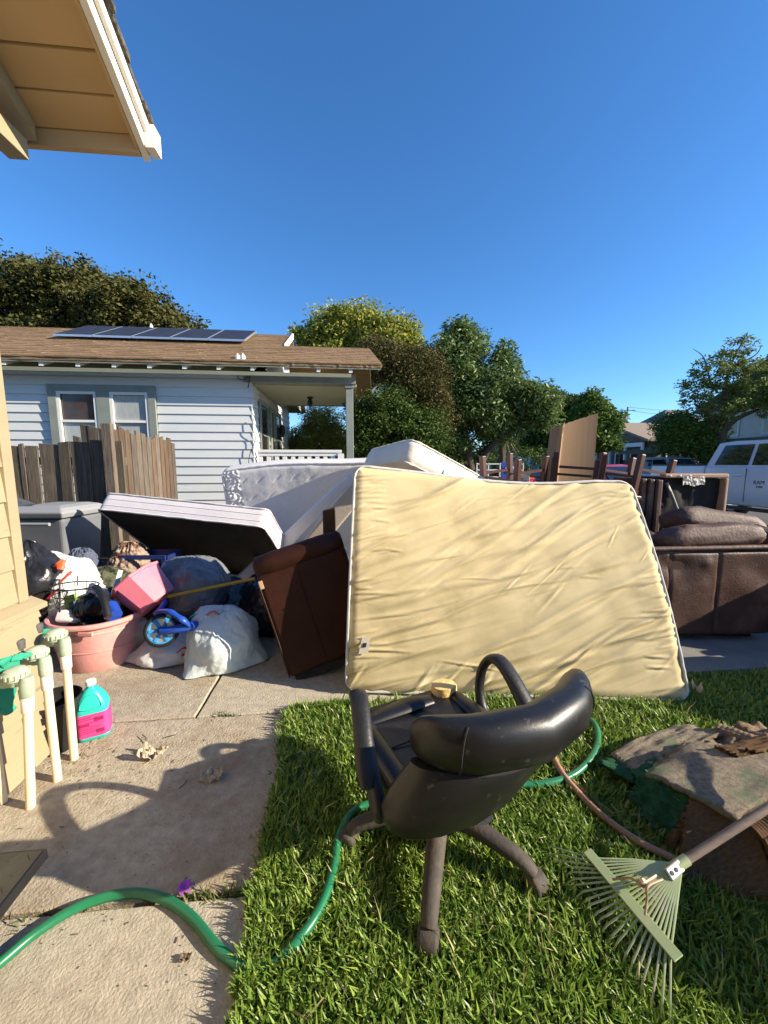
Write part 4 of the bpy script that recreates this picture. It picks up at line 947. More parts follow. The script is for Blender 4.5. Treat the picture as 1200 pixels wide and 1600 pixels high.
# --- pale board and bed slat wedged between quilted mattress and armchair
bd = thing('bed_rail', 'cream padded bed rail slanting up behind the brown armchair', 'bed rail', (-.6, 3.6, 0))
q = [at(470,850,3.75), at(560,745,3.75), at(575,770,3.75), at(500,860,3.75)]; q[0] = q[0] + (q[0]-q[1])*.85; q[3] = q[3] + (q[3]-q[2])*.85
MB().loft([q, [p + Vector((0,.10,.02)) for p in q]]).build('board', MATS['carpet_brown'] if False else MATS['tick_side'], bd, bevel=.02)
q = [at(440,838,3.9), at(545,742,3.9), at(552,752,3.9), at(458,850,3.9)]; q[0] = q[0] + (q[0]-q[1])*.9; q[3] = q[3] + (q[3]-q[2])*.9
MB().loft([q, [p + Vector((0,.06,.02)) for p in q]]).build('slat', MATS['tick_white'], bd, bevel=.008)

# ================================================================== sofas and wooden furniture
def cushion(mb, M_, sx, sy, sz, n=14, pw=.35, wr=.0, seed=0):
    # puffy superellipsoid
    rings = []
    for j in range(1, n):
        ph = -math.pi/2 + math.pi*j/n; ring = []
        for i in range(2*n):
            a = 2*math.pi*i/(2*n)
            f = lambda c, p: math.copysign(abs(c)**p, c)
            v = Vector((sx*f(math.cos(ph),pw*1.6)*f(math.cos(a),pw), sy*f(math.cos(ph),pw*1.6)*f(math.sin(a),pw), sz*f(math.sin(ph),.8)))
            if wr: v *= 1 + wr*nz(v, 9, seed)
            ring.append(M_ @ v)
        rings.append(ring)
    return mb.loft(rings)
def obox(M_, x0, x1, y0, y1, z0, z1): 
    return MB().hexa([M_ @ Vector(v) for v in ((x0,y0,z0),(x1,y0,z0),(x1,y1,z0),(x0,y1,z0),(x0,y0,z1),(x1,y0,z1),(x1,y1,z1),(x0,y1,z1))])
# --- reddish brown armchair tipped on its corner, left of the yellow mattress
ac = thing('brown_armchair', 'reddish-brown leather armchair tipped over beside the yellow mattress', 'armchair', gd(455,1068))
o_ = gd(455,1068); upv = (at(404,872,2.42)-o_); hgt = upv.length
ex = Vector((.93,.20,.285)); Mx = frame(o_, ex, Vector((0,0,0)) + upv)   # x to the right, y up the face, z towards the viewer
Mx = Mx @ Matrix.Identity(4)
D = -.80
obox(Mx, 0, .60, .03, hgt-.10, D, 0).build('back_panel', MATS['leather_red'], ac, bevel=.03, seg=3, smooth=40)
mb = MB(); pts = [Mx @ Vector((x, hgt-.065, -.06)) for x in (.0,.02,.15,.3,.45,.58,.60)]
mb.tube(pts, [.05,.075,.082,.08,.082,.075,.05], 14, flat=1.0); mb.build('top_roll', MATS['leather_red'], ac, smooth=60)
obox(Mx, .02, .58, hgt-.12, hgt-.02, D+.04, -.10).build('top_pad', MATS['leather_red'], ac, bevel=.04, seg=3, smooth=40)
obox(Mx, .03, .57, -.02, .028, D+.05, -.04).build('base', MATS['cloth_dark'], ac)
obox(Mx, .255, .259, .04, hgt-.12, .001, .004).build('seam', MATS['leather_red'], ac)
pts = [Mx @ Vector((.004+.003*math.sin(k), y, .004)) for k, y in enumerate([.04,.2,.35,.5,hgt-.16])]
MB().tube(pts, .006, 6).build('edge_welt', MATS['leather_red'], ac, smooth=60)
obox(Mx, .004, .03, hgt-.20, hgt-.145, .001, .006).build('torn_patch', MATS['torn_tan'], ac, bevel=.003)
lg = at(515,845,2.9)
MB().hexa([lg + Vector(v) for v in ((-.045,-.03,-.25),(.045,-.03,-.25),(.045,.03,-.25),(-.045,.03,-.25),(-.045,-.03,.235),(.045,-.03,.26),(.045,.03,.26),(-.045,.03,.235))]).build('leg', MATS['wood_dark'], ac, bevel=.004)
# --- brown loveseat at the right
ls = thing('brown_loveseat', 'dusty brown leather loveseat at the right with its back turned', 'loveseat', (2.5, 3.3, 0), 0)
Xa, Xb, Yb = 1.95, 3.08, 2.93
def lsheet(a, b):
    x = lerp(Xa, Xb, a); z = lerp(.02, .725, b)
    dent = -.012*math.exp(-((x-2.33)/.09)**2-((z-.6)/.06)**2) + .014*math.exp(-((x-2.55)/.05)**2-((z-.62)/.05)**2)
    for sx in (2.27, 2.64): dent -= .010*math.exp(-((x-sx)/.012)**2)
    dent += .010*nz((x*5, z*5, 0)) + .006*math.sin(18*(x+z*.8))*math.exp(-((x-2.2)/.10)**2-((z-.62)/.12)**2)
    dent += .05*(max(0, abs(2*b-1)-.9)/.1)**2*(-1)
    return Vector((x + .04*b*(a-.5), Yb - dent + .03*b, z + .02*a))
MB().sheet(lsheet, 90, 50).build('back_panel', MATS['leather_brown'], ls, smooth=60)
MB().b2(Xa, Xb, Yb+.05, Yb+.72, .03, .60).build('seat_base', MATS['leather_brown'], ls, bevel=.03, seg=3)
MB().b2(Xa+.03, Xb-.02, Yb+.035, Yb+.15, .11, .735).build('back_core', MATS['leather_brown'], ls, bevel=.03, seg=3)
MB().tube([(x, Yb+.035+.004*nz((x*6,0,0)), .738+.02*(x-Xa)/(Xb-Xa)+.004*nz((x*9,1,0))) for x in np.linspace(Xa, Xb+.02, 14)], .022, 8).build('top_welt', MATS['leather_dusty'], ls, smooth=60)
for sx in (2.27, 2.64): MB().tube([lsheet((sx-Xa)/(Xb-Xa), b)+Vector((0,-.002,0)) for b in np.linspace(.02,.97,9)], .005, 5).build('seam', MATS['leather_brown'], ls)
for x in (Xa+.1, Xb-.1):
    MB().b2(x-.04,x+.04,Yb+.08,Yb+.16,0,.03).build('leg', MATS['wood_dark'], ls, bevel=.005)
    MB().b2(x-.04,x+.04,Yb+.58,Yb+.66,0,.03).build('leg', MATS['wood_dark'], ls, bevel=.005)
# puffy pad lying along the top: goes right along the near side, turns and comes back along the far side
def puffy(name, pts, rad, mat, parent, seed, flat=.72):
    q = spline(pts, 18); m = len(q); mb = MB(); n = 28
    rr = [rad*min(1, .35+ (min(i, m-1-i)/ (m*.10)))*(1+.10*nz((i*.35,seed,0))) if min(i,m-1-i) < m*.1 else rad*(1+.12*nz((i*.33,seed,0))) for i in range(m)]
    mb.tube(q, rr, n, flat=flat)
    for i, v in enumerate(mb.v):
        v = Vector(v); w = .022*nz(v, 9, seed) + .030*abs(nz((v.x*21, v.y*11, v.z*6), 1, seed)) - .012*abs(nz(v, 34, seed)); mb.v[i] = tuple(v + Vector((0, -w*.5, w)))
    return mb.build(name, MATS[mat], parent, smooth=80)
''' old
P_ = [at(1028,842,3.06), at(1070,846,3.04), at(1120,845,3.05), at(1160,838,3.12), at(1182,830,3.3), at(1172,818,3.5), at(1130,812,3.55), at(1080,806,3.55), at(1045,803,3.5)]
puffy('arm_pad', P_, .115, 'leather_dusty', ls, 3, .62)
''' 
puffy('seat_cushion', [(2.0,3.35,.70),(2.4,3.35,.71),(2.95,3.4,.70)], .17, 'leather_dusty', ls, 6, .5)
puffy('arm_pad', [at(1010,845,3.2), at(1012,860,3.1), at(1016,875,3.0)], .07, 'leather_dusty', ls, 9)
def pillow(name, c, half, rot, seed):
    mb = MB(); cushion(mb, Matrix.Translation(c) @ rot, *half, n=26, pw=.32)
    for i, v in enumerate(mb.v):
        v = Vector(v); d = (v-Vector(c)); w = .030*nz(v, 5, seed) - .030*abs(nz((v.x*17+2*nz(v,6,seed), v.y*7, v.z*7), 1, seed)) - .012*abs(nz(v, 26, seed+2)); mb.v[i] = tuple(v + d.normalized()*w + Vector((0,0,-.05*abs(d.x/half[0])**3*.4)))
    return mb.build(name, MATS['leather_dusty'], ls, smooth=80)
pillow('arm_pad', at(1102,838,3.10), (.40,.15,.105), Matrix.Rotation(R(-3),4,'Y') @ Matrix.Rotation(R(-18),4,'X'), 3)
pillow('back_cushion', at(1112,818,3.52), (.42,.17,.12), Matrix.Rotation(R(9),4,'Y') @ Matrix.Rotation(R(-20),4,'X'), 5)
pillow('arm_pad', at(1178,838,3.3), (.14,.26,.10), Matrix.Rotation(R(5),4,'Y'), 8)
# --- upended recliner showing its black underside
rc_ = thing('upended_recliner', 'upended brown recliner showing its torn black underside, behind the loveseat', 'recliner', (3.0, 4.1, 0))
YU = 3.95
a = at(1003,742,YU); b = at(1136,742,YU); zt = a.z
MB().b2(a.x+.22, b.x, YU+.06, YU+.55, 0.02, zt-.02).build('body', MATS['leather_red'], rc_, bevel=.02)
for k in range(3):
    x0 = a.x + .072*k
    MB().b2(x0, x0+.066, YU-.015*k, YU+.5, .02, zt-.035-.005*k).build('side_panel', MATS['leather_brown'], rc_, bevel=.018, seg=3)
mb = MB().b2(a.x+.22, b.x, YU-.03, YU+.055, zt-.03, zt+.012); mb.build('top_frame', MATS['torn_tan'], rc_, bevel=.01)
MB().b2(b.x-.03, b.x, YU-.03, YU+.055, .02, zt-.035).build('side_frame', MATS['torn_tan'], rc_, bevel=.008)
MB().sheet(lambda s_, t_: Vector((lerp(a.x+.225, b.x-.035, s_), YU+.03+.02*fbm((s_*3,t_*3,0),1.5,4), lerp(.05, zt-.035, t_))), 30, 24).build('dust_cover', MATS['dust_black'], rc_, smooth=80)
MB().sheet(lambda s_, t_: Vector((lerp(a.x+.40, b.x-.25, s_), YU-.034+.012*nz((s_*9,t_*4,0)), zt-.02-.085*t_+.01*math.sin(s_*9))), 20, 5).build('torn_film', MATS['card_white'], rc_, solid=.002)
for k in range(3): MB().lathe([(0,.006),(.012,.004),(.014,0)], 8, T((a.x+.27+.1*k, YU-.034, zt-.01)) @ Matrix.Rotation(R(90),4,'X')).build('nail', MATS['alu'], rc_)
MB().tube(spline([(a.x+.25,YU-.01,zt-.08),(a.x+.33,YU-.02,zt-.25),(a.x+.42,YU-.02,zt-.45)],6), .018, 6).build('strap', MATS['plate_grey'], rc_, smooth=60)
MB().tube(spline([at(1080,806,YU-.02),at(1105,806,YU-.05),at(1128,812,YU-.03)],6), .008, 6).build('lever', MATS['black_iron'], rc_)

# --- dark table carrying the upturned chairs
tb = thing('wooden_table', 'tall dark wooden table under the upturned chairs', 'table', (2.05, 4.2, 0))
MB().b2(1.15, 2.95, 3.98, 4.42, .97, 1.01).build('table_top', MATS['wood_red'], tb, bevel=.006)
for x in (1.2, 2.9):
    for y in (4.02, 4.38): MB().b2(x-.04,x+.04,y-.03,y+.03,0,.97).build('leg', MATS['wood_red'], tb, bevel=.004)
def dining_chair():
    t = thing('wooden_chair', 'x', 'chair', (0,0,0), 0, 'upturned wooden chairs on the table')
    s_ = .21
    MB().b2(-s_-.02, s_+.02, -s_-.02, s_+.02, 0, .045).build('seat', MATS['wood_red'], t, world=False, bevel=.01)
    fr = MB()
    for a_ in ((-s_+.02,s_-.02,-s_-.0,-s_+.02),(-s_+.02,s_-.02,s_-.02,s_),(-s_,-s_+.02,-s_+.02,s_-.02),(s_-.02,s_,-s_+.02,s_-.02)): fr.b2(a_[0],a_[1],a_[2],a_[3],.046,.10)
    fr.build('apron', MATS['wood_red'], t, world=False)
    for x in (-1, 1):
        for y in (-1, 1):
            lean = .035*y if y > 0 else -.01
            p = [(x*s_-.027,y*s_-.027,.046),(x*s_+.027,y*s_-.027,.046),(x*s_+.027,y*s_+.027,.046),(x*s_-.027,y*s_+.027,.046)]
            q = [(a_[0]*1.02+x*.01, a_[1]+lean, .46) for a_ in p]
            MB().loft([[Vector(v) for v in p],[Vector(v) for v in q]]).build('leg', MATS['wood_red'], t, world=False, bevel=.005)
    MB().b2(-s_+.028, s_-.028, -s_-.014, -s_+.014, .30, .325).build('stretcher', MATS['wood_red'], t, world=False)
    MB().b2(-s_+.028, s_-.028, s_+.008, s_+.036, .26, .285).build('stretcher', MATS['wood_red'], t, world=False)
    for x in (-1, 1): MB().b2(x*s_-.012, x*s_+.012, -s_+.028, s_-.022, .22, .245).build('stretcher', MATS['wood_red'], t, world=False)
    for x in (-1, 1): MB().b2(x*s_-.025, x*s_+.025, s_+.024, s_+.055, -.42, .04).build('back_post', MATS['wood_red'], t, world=False, bevel=.005)
    for z in (-.40, -.25, -.1): MB().b2(-s_+.026, s_-.026, s_+.03, s_+.048, z, z+.06).build('back_slat', MATS['wood_red'], t, world=False)
    return t
ch = dining_chair()
spots = [(1.40,4.18,1.012,33,'leftmost upturned wooden chair, behind the ivory mattress'), (2.05,4.16,1.012,-22,'middle upturned wooden chair in front of the cardboard sheet'), (2.68,4.2,1.012,18,'rightmost upturned wooden chair, in front of the red car')]
for i, (x, y, z, a_, lab) in enumerate(spots):
    c_ = ch if i == 0 else copy_tree(ch); c_.location = (x, y, z); c_.rotation_euler = (R((5,-6,4)[i]), R((-5,4,7)[i]), R(a_)); c_.location.z += .025; c_['label'] = lab
# --- cardboard sheet
cb = thing('cardboard_sheet', 'tall creased cardboard sheet standing behind the upturned chairs', 'cardboard', (2.3, 4.8, 0))
YC = 4.72
tl, tr_, br, bl = at(862,669,YC), at(936,645,YC), at(925,800,YC), at(842,800,YC)
def card(s_, t_):
    p = (bl*(1-s_)+br*s_)*(1-t_) + (tl*(1-s_)+tr_*s_)*t_
    fold = -.05*math.exp(-((s_-.22)/.03)**2) + .03*max(0, .22-s_)/.22
    if t_ > .999: p = p + Vector((0,0,.015*nz((s_*14,0,0))))
    return p + Vector((0, fold + .03*math.sin(s_*2.5) - .35*(1-t_)*0, 0))
lo_ = lambda p: Vector((p.x, p.y-.0, 0.0))
bl = Vector((bl.x-.03, YC-.02, 0.02)); br = Vector((br.x-.03, YC-.02, .02))
MB().sheet(card, 60, 24).build('panel', MATS['card'], cb, solid=.009)
q = [card(.20,.93)+Vector((0,-.03,0)), card(.26,.97)+Vector((0,-.05,.01)), card(.25,1.0)+Vector((0,-.03,.02)), card(.2,.99)+Vector((0,-.03,0))]
MB().loft([q, [p + Vector((0,.012,0)) for p in q]]).build('torn_flap', MATS['card'], cb)
# --- small printed carton
bx = thing('small_carton', 'small white carton with dark print lying among the chair legs', 'carton', (1.42,4.05,1.13))
p0 = Vector((1.47,4.13,1.205)); Mb = frame(p0, (.9,-.35,.0), (.35,.9,.0))
obox(Mb, -.085, .085, -.06, .06, -.09, .09).build('box', MATS['card_white'], bx, bevel=.003)
for k in range(3): obox(Mb, -.05, .06-.03*k, -.0615, -.0604, .02+.022*k, .03+.022*k).build('print', MATS['print_dark'], bx)
# --- blue board and red crate further back
bb = thing('blue_board', 'blue board with white arc behind the leftmost upturned chair', 'sign', (2.4,7.6,0))
q = [at(784,754,7.6), at(808,754,7.6), at(808,722,7.6), at(784,722,7.6)]
for k in (0, 1): q[k].z = .0
MB().loft([q, [p + Vector((0,.03,0)) for p in q]]).build('panel', MATS['sign_blue'], bb)
ac_ = at(796,736,7.59); MB().tube([ac_ + Vector((.09*math.cos(R(k)), -.006, .09*math.sin(R(k)))) for k in range(10,171,16)], .02, 6).build('arc', MATS['far_white'], bb)
rb = thing('red_bin', 'tall red plastic bin with rolled rim behind the upturned chairs', 'bin', (3.0, 8.0, 0))
MB().lathe([(0,.01),(.26,.01),(.33,1.15),(.36,1.16),(.36,1.20),(.32,1.20),(.25,.05)], 20, T((2.75,8.0,-.05))).build('body', MATS['red_plastic'], rb, smooth=40)
for x in (2.4, 3.1): MB().tube([(x,7.9,1.0),(x,7.9,1.08),(x,8.1,1.08),(x,8.1,1.0)], .015, 6).build('handle', MATS['red_plastic'], rb)
rw = thing('garden_railing', 'low white metal railing under the leaning tree', 'railing', at(760,735,11)*Vector((1,1,0)))
a, b = at(745,722,11), at(785,722,11)
for z in (1.05, 1.25, 1.42): MB().tube([(a.x,11,z),(b.x+.6,11,z)], .02, 6).build('bar', MATS['far_white'], rw)
for k in range(5): MB().tube([(a.x+.33*k,11,-.05),(a.x+.33*k,11,1.45)], .02, 6).build('upright', MATS['far_white'], rw)

# ================================================================== the office chair
hub = Vector((.208, 1.288, 0)); fw = Vector((-.42,.907,0)).normalized(); rt = Vector((fw.y,-fw.x,0))
oc = thing('office_chair', 'black swivel office chair with looped arms seen from behind on the lawn', 'office chair', hub)
def K(r_, f_, z): return hub + rt*r_ + fw*f_ + Vector((0,0,z))
# five-star base
base = MB().lathe([(.0,.15),(.05,.15),(.062,.13),(.062,.07),(.04,.06),(.0,.06)], 20, T(hub)).build('base_hub', MATS['dusty_base'], oc, smooth=50)
MB().lathe([(.028,.14),(.028,.28)], 14, T(hub)).build('gas_lift', MATS['black_plastic'], oc, smooth=50)
for k in range(5):
    a = R(256.5 + 72*k); d = Vector((math.cos(a), math.sin(a), 0)); z_ = Vector((0,0,1))
    pts = [hub + d*.04 + z_*.118, hub + d*.14 + z_*.122, hub + d*.24 + z_*.105, hub + d*.305 + z_*.085, hub + d*.335 + z_*.062]
    MB().tube(spline(pts, 5), [lerp(.036,.024,i/20) for i in range(21)], 12, flat=.8).build('base_leg', MATS['dusty_base'], oc, smooth=60)
    sd_ = Vector((-d.y, d.x, 0)); tw = .5*math.sin(k*2.1); ax = (sd_*math.cos(tw) + d*math.sin(tw)).normalized()
    cpos = hub + d*.342 + z_*.028
    Mc = frame(cpos, ax.cross(z_), z_)       # z axis of the frame = -ax or ax
    cs = MB()
    for s_ in (-1, 1): cs.lathe([(0,0),(.022,0),(.028,.004),(.028,.018),(.022,.022),(0,.022)], 18, Mc @ T((0,0,.004 if s_ > 0 else -.026)))
    co = cs.build('caster', MATS['black_plastic'], oc, smooth=40)
    hd = MB(); n = 10
    hd.loft([[Mc @ Vector((.036*q_*math.cos(R(-10+200*i/n)), .036*q_*math.sin(R(-10+200*i/n))+.002, zz)) for i in range(n+1)] for zz, q_ in ((-.032,.45),(-.031,.75),(-.027,.93),(-.02,1),(.02,1),(.027,.93),(.031,.75),(.032,.45))], True, True)
    hd.build('caster_hood', MATS['dusty_base'], co, smooth=40)
# seat
def ringrect(hw, hf, r_, n=6):
    out = []
    for (sx, sy, a0) in ((1,1,0),(-1,1,90),(-1,-1,180),(1,-1,270)):
        for i in range(n+1):
            a = R(a0 + 90*i/n); out.append((sx*(hw-r_)+r_*math.cos(a), sy*(hf-r_)+r_*math.sin(a)))
    return out
def seat_ring(s_, z, lift=0):
    return [K(x, .055+y, z + lift*( (y/.25)*.01 - .02*max(0, y/.25-.7))) for x, y in ringrect(.245*s_, .25*s_, .09)]
MB().loft([seat_ring(.80,.295), seat_ring(.93,.305), seat_ring(.99,.33), seat_ring(1.0,.355), seat_ring(.985,.38), seat_ring(.93,.397,1), seat_ring(.75,.392,1), seat_ring(.4,.385,1)]).build('seat', MATS['black_vinyl'], oc, smooth=60)
# raised bolsters across the seat front and its sides
MB().tube([K(-.215,.28,.395),K(-.22,.1,.40),K(-.215,-.1,.40),K(-.2,-.2,.405)], [.03,.038,.038,.03], 12, flat=.6).build('seat_bolster', MATS['black_vinyl'], oc, smooth=60)
MB().tube([K(.215,.22,.395),K(.22,.1,.40),K(.215,-.1,.40),K(.2,-.2,.405)], [.03,.038,.038,.03], 12, flat=.6).build('seat_bolster', MATS['black_vinyl'], oc, smooth=60)
MB().tube([K(-.20,.22,.397),K(0,.235,.402),K(.10,.23,.40)], [.03,.045,.03], 12, flat=.45).build('seat_bolster', MATS['black_vinyl'], oc, smooth=60)
MB().tube([K(-.19,.05,.395),K(0,.06,.392),K(.19,.05,.395)], .003, 5).build('seat_seam', MATS['cloth_dark'], oc)
# torn front corner with bare foam
fm = MB(); ring0 = []; ring1 = []
for i in range(12):
    a = 2*math.pi*i/12; rr = .052*(1+.25*nz((i*1.7,0,3)))
    ring0.append(K(.185+rr*1.15*math.cos(a), .262+rr*math.sin(a), .36)); ring1.append(K(.18+rr*math.cos(a)*1.05, .255+rr*.9*math.sin(a), .435+.012*nz((i*2.1,4,0))))
fm.loft([ring0, ring1, [lerp(p, K(.18,.255,.44), .6) for p in ring1]]); fm.build('torn_foam', MATS['foam'], oc, smooth=35)
# mechanism under the seat
MB().box(hub + Vector((0,0,.285)), (.2,.24,.05), Matrix.Rotation(math.atan2(rt.y, rt.x), 3, 'Z')).build('mechanism', MATS['black_plastic'], oc, bevel=.01)
# backrest: horizontal sections lofted from the bottom up, curved round the sitter
def back_sec(z, hw, tf, tb, off, curve, n=40, p=.42, dx=0.0):
    pts = []
    for i in range(n):
        a = 2*math.pi*i/n; cx, cy = math.cos(a), math.sin(a)
        x = hw*math.copysign(abs(cx)**p, cx); th = tf if cy > 0 else tb
        y = th*math.copysign(abs(cy)**.75, cy)
        pts.append(K(x + (dx if dx else lerp(-.115, .01, max(0, (z-.425)/.2))), off + y + curve*(x/.27)**2, z - .028))
    return pts
secs = [(.425,.16,.012,.015,-.275,.045),(.429,.195,.03,.035,-.275,.055),(.445,.230,.04,.055,-.277,.07),(.485,.256,.042,.062,-.285,.08),(.535,.266,.042,.064,-.30,.085),(.585,.268,.04,.06,-.315,.085),
        (.612,.266,.038,.052,-.322,.085),(.622,.268,.034,.043,-.325,.085)]
MB().loft([back_sec(*q) for q in secs]).build('backrest', MATS['black_vinyl'], oc, smooth=55)
secs = [(.640,.255,.034,.036,-.332,.085),(.643,.275,.045,.058,-.334,.085),(.660,.287,.056,.074,-.338,.088),(.69,.293,.062,.082,-.346,.088),(.72,.295,.064,.082,-.352,.088),(.75,.292,.056,.072,-.358,.086),(.773,.283,.042,.056,-.362,.084),(.787,.268,.026,.034,-.364,.08),(.792,.24,.010,.014,-.364,.075)]
rl = MB().loft([back_sec(q[0]-.028, q[1]*1.08, *q[2:], p=.30, dx=.068) for q in secs]).build('head_roll', MATS['black_vinyl'], oc, smooth=55)
# stitched end panels on the roll
for s_ in (-1, 1):
    pts = []
    for (z, hw, tf, tb, off, cv) in secs[1:-1]:
        x = s_*(hw-.050); pts.append(K(x + .068, off - tb*.93 + cv*(x/.27)**2 - .0015, z - .056))
    MB().tube(pts, .0028, 5).build('end_seam', MATS['cloth_dark'], rl)
pts = [K(x*.27+.03, -.327-.052*(1-abs(x)**5*.6)+.085*x*x-.002, .586) for x in np.linspace(-.97,.97,25)]
MB().tube(pts, .004, 6).build('back_seam', MATS['cloth_dark'], oc)
pts = [K(s2*1.0, f2, z2) for s2, f2, z2 in ((.0,-.25,.31),(.0,-.2,.285),(.0,-.05,.28))]
MB().tube(pts, .03, 8, flat=.4).build('back_bracket', MATS['black_plastic'], oc)
# looped arms
for s_ in (-1, 1):
    prof = [(.06,.345),(.115,.38),(.150,.45),(.150,.53),(.118,.587),(.065,.60),(-.005,.568),(-.09,.505),(-.165,.445),(-.185,.41),(-.14,.365),(-.05,.345)]
    pts = spline([K(s_*(.285 + .03*max(0,(z-.40)/.2)) + (.26*(f_+.03) if s_ < 0 else 0), f_, z) for f_, z in prof] + [K(s_*.285 + (.26*.09 if s_ < 0 else 0), .06, .345)], 6)[:-1]
    MB().tube(pts, .021, 12, closed=True, flat=.85).build('arm', MATS['black_plastic'], oc, smooth=60)
    pad = spline([K(s_*.318 + (.26*(f_+.03) if s_ < 0 else 0), f_, z) for f_, z in ((.142,.563),(.108,.60),(.055,.612),(-.02,.572),(-.10,.508),(-.15,.468))], 6)
    MB().tube(pad, [lerp(.02,.031,min(1, min(i, len(pad)-1-i)/4)) for i in range(len(pad))], 12, flat=.5).build('arm_pad', MATS['black_plastic'], oc, smooth=60)

# unseen armchairs added right of the view to shade loveseat and lawn
def shade_chair(label, x, y, h=.98, rz=0):
    t = thing('armchair', label, 'armchair', (x, y, 0), rz, 'unseen armchairs added outside the picture to cast shade')
    MB().b2(-.36,.36,-.40,.40,.05,.42).build('base', MATS['leather_brown'], t, world=False, bevel=.04, seg=3)
    Mi = Matrix.Identity(4)
    cushion(MB(), T((.28,0,h*.62)), .15, .42, h*.40, wr=.03).build('backrest', MATS['leather_brown'], t, world=False, smooth=60)
    for s_ in (-1, 1): cushion(MB(), T((-.02,s_*.36,.46)), .36, .12, .20, wr=.03).build('armrest', MATS['leather_brown'], t, world=False, smooth=60)
    cushion(MB(), T((-.06,0,.48)), .30, .26, .10, wr=.03).build('seat_cushion', MATS['leather_brown'], t, world=False, smooth=60)
    for a in (-.3,.3):
        for b in (-.33,.33): MB().b2(a-.03,a+.03,b-.03,b+.03,0,.05).build('leg', MATS['wood_dark'], t, world=False)
shade_chair('unseen brown armchair added outside the picture to shade the loveseat', 4.0, 2.82, 1.0, R(8))
shade_chair('unseen brown armchair added outside the picture to shade the lawn', 3.6, 1.93, 1.02, R(-10))

# ================================================================== hoses, rake, carpets
def hose(name, label, pts, r_, mat, lift=.0, n=10):
    q = spline([p + Vector((0,0,r_+lift)) for p in pts], 10)
    o = MB().tube(q, r_, n).build(name, MATS[mat], None, smooth=80); tag(o, label, 'hose'); return o
gp = [gd(-60,1560), gd(0,1512), gd(60,1462), gd(130,1420), gd(200,1402), gd(255,1410), gd(300,1440), gd(342,1490), gd(385,1519), gd(430,1512), gd(475,1475), gd(505,1425), gd(522,1370), gd(532,1315), gd(556,1278), gd(610,1262), gd(700,1250), gd(790,1240), gd(850,1236), gd(895,1222), gd(925,1192), gd(934,1160), gd(922,1135), gd(880,1120), gd(830,1118)]
for i, p in enumerate(gp):
    if i > 9: p.z += .022
hose('green_hose', 'green garden hose snaking over the concrete and under the office chair', gp, .0145, 'hose_green')
tp = [gd(900,1150), gd(872,1165), gd(862,1185), gd(878,1222), gd(912,1262), gd(950,1298), gd(995,1330), gd(1045,1356), gd(1110,1385), gd(1190,1405)]
for p in tp: p.z += .03
hose('terracotta_hose', 'faded terracotta hose curving from the chair to the rake head', tp, .0125, 'hose_terra')
tp = [gd(835,1178), gd(870,1200), gd(900,1232), gd(945,1270), gd(985,1300), gd(1030,1330), gd(1090,1350)]
for p in tp: p.z += .012
hose('thin_hose', 'thinner pinkish hose half sunk in grass beside the terracotta hose', tp, .008, 'hose_terra')
# --- leaf rake
rk = thing('leaf_rake', 'pale green fan leaf rake with a wooden handle, tines up', 'rake', gd(980,1430))
fer = gd(1062,1350,.135); hend = gd(1200,1262,.262); hdir = (hend-fer).normalized()
MB().tube([fer - hdir*.01, fer + hdir*1.25], .0125, 12).build('handle', MATS['handle_wood'], rk, smooth=60)
MB().tube([fer - hdir*.035, fer + hdir*.03], .0155, 12).build('socket', MATS['rake_green'], rk, smooth=60)
fl = gd(1044,1365,.125)
Mf = frame(lerp(fer, fl, .6), (fer-fl), Vector((0,.7,.7)))
plt = obox(Mf, -.03, .03, -.016, .016, -.002, .012).build('clamp_plate', MATS['steel'], rk, bevel=.003)
for x in (-.009, .011): MB().lathe([(.0,.0005),(.006,.0005),(.006,0)], 10, Mf @ T((x-.008,0,.0135))).build('bolt_hole', MATS['black_iron'], plt)
tipx = [(850,1326),(853,1338),(860,1350),(873,1360),(881,1369),(885,1381),(889,1391),(899,1403),(907,1415),(912,1424),(923,1438),(929,1449),(938,1460),(948,1477),(958,1486),(972,1508),(982,1524),(992,1535),(1001,1550),(1018,1571),(1033,1590),(1046,1600)]
bar0, bar1 = gd(921,1334,.085), gd(1055,1492,.085)
for i, (x, y) in enumerate(tipx):
    t_ = i/(len(tipx)-1); tip = gd(x, y, .028); rt0 = lerp(fer, fl, .15) + Vector((0,0,-.006)) + (bar1-bar0).normalized()*(.022*(t_-.5))
    mid_ = lerp(bar0, bar1, .04+.92*t_) + Vector((0,0,-.005)); near = lerp(mid_, tip, .82) + Vector((0,0,.014)); bend = tip + Vector((0,0,-.022)) + (tip-mid_).normalized()*-.002
    q = [rt0, lerp(rt0, mid_, .5)+Vector((0,0,.006)), mid_, near, tip, bend]
    MB().tube(q, [.0034,.0034,.0033,.003,.0028,.0025], 6, flat=.5).build('tine', MATS['rake_green'], rk, smooth=60)
Mb_ = frame(lerp(bar0, bar1, .5), (bar1-bar0), fer-lerp(bar0,bar1,.5)); L_ = (bar1-bar0).length/2
obox(Mb_, -L_-.01, L_+.01, -.016, .016, -.001, .004).build('crossbar', MATS['rake_green'], rk, bevel=.0015)
MB().tube(spline([gd(1035,1374,.13), gd(1012,1385,.14), gd(1011,1405,.12), gd(1008,1430,.10)],5), .0038, 6).build('spring_wire', MATS['wire_tan'], rk, smooth=60)
MB().tube(spline([gd(1025,1368,.13), gd(1003,1380,.14), gd(985,1372,.12), gd(957,1374,.095)],5), .0038, 6).build('spring_wire', MATS['wire_tan'], rk, smooth=60)
mb = MB()
for k in range(3): mb.tube([gd(1005,1383,.13)+Vector((.012*math.cos(a), .004*k, .012*math.sin(a))) for a in np.linspace(0,6.0,9)], .003, 5)
mb.build('spring_coil', MATS['wire_tan'], rk)
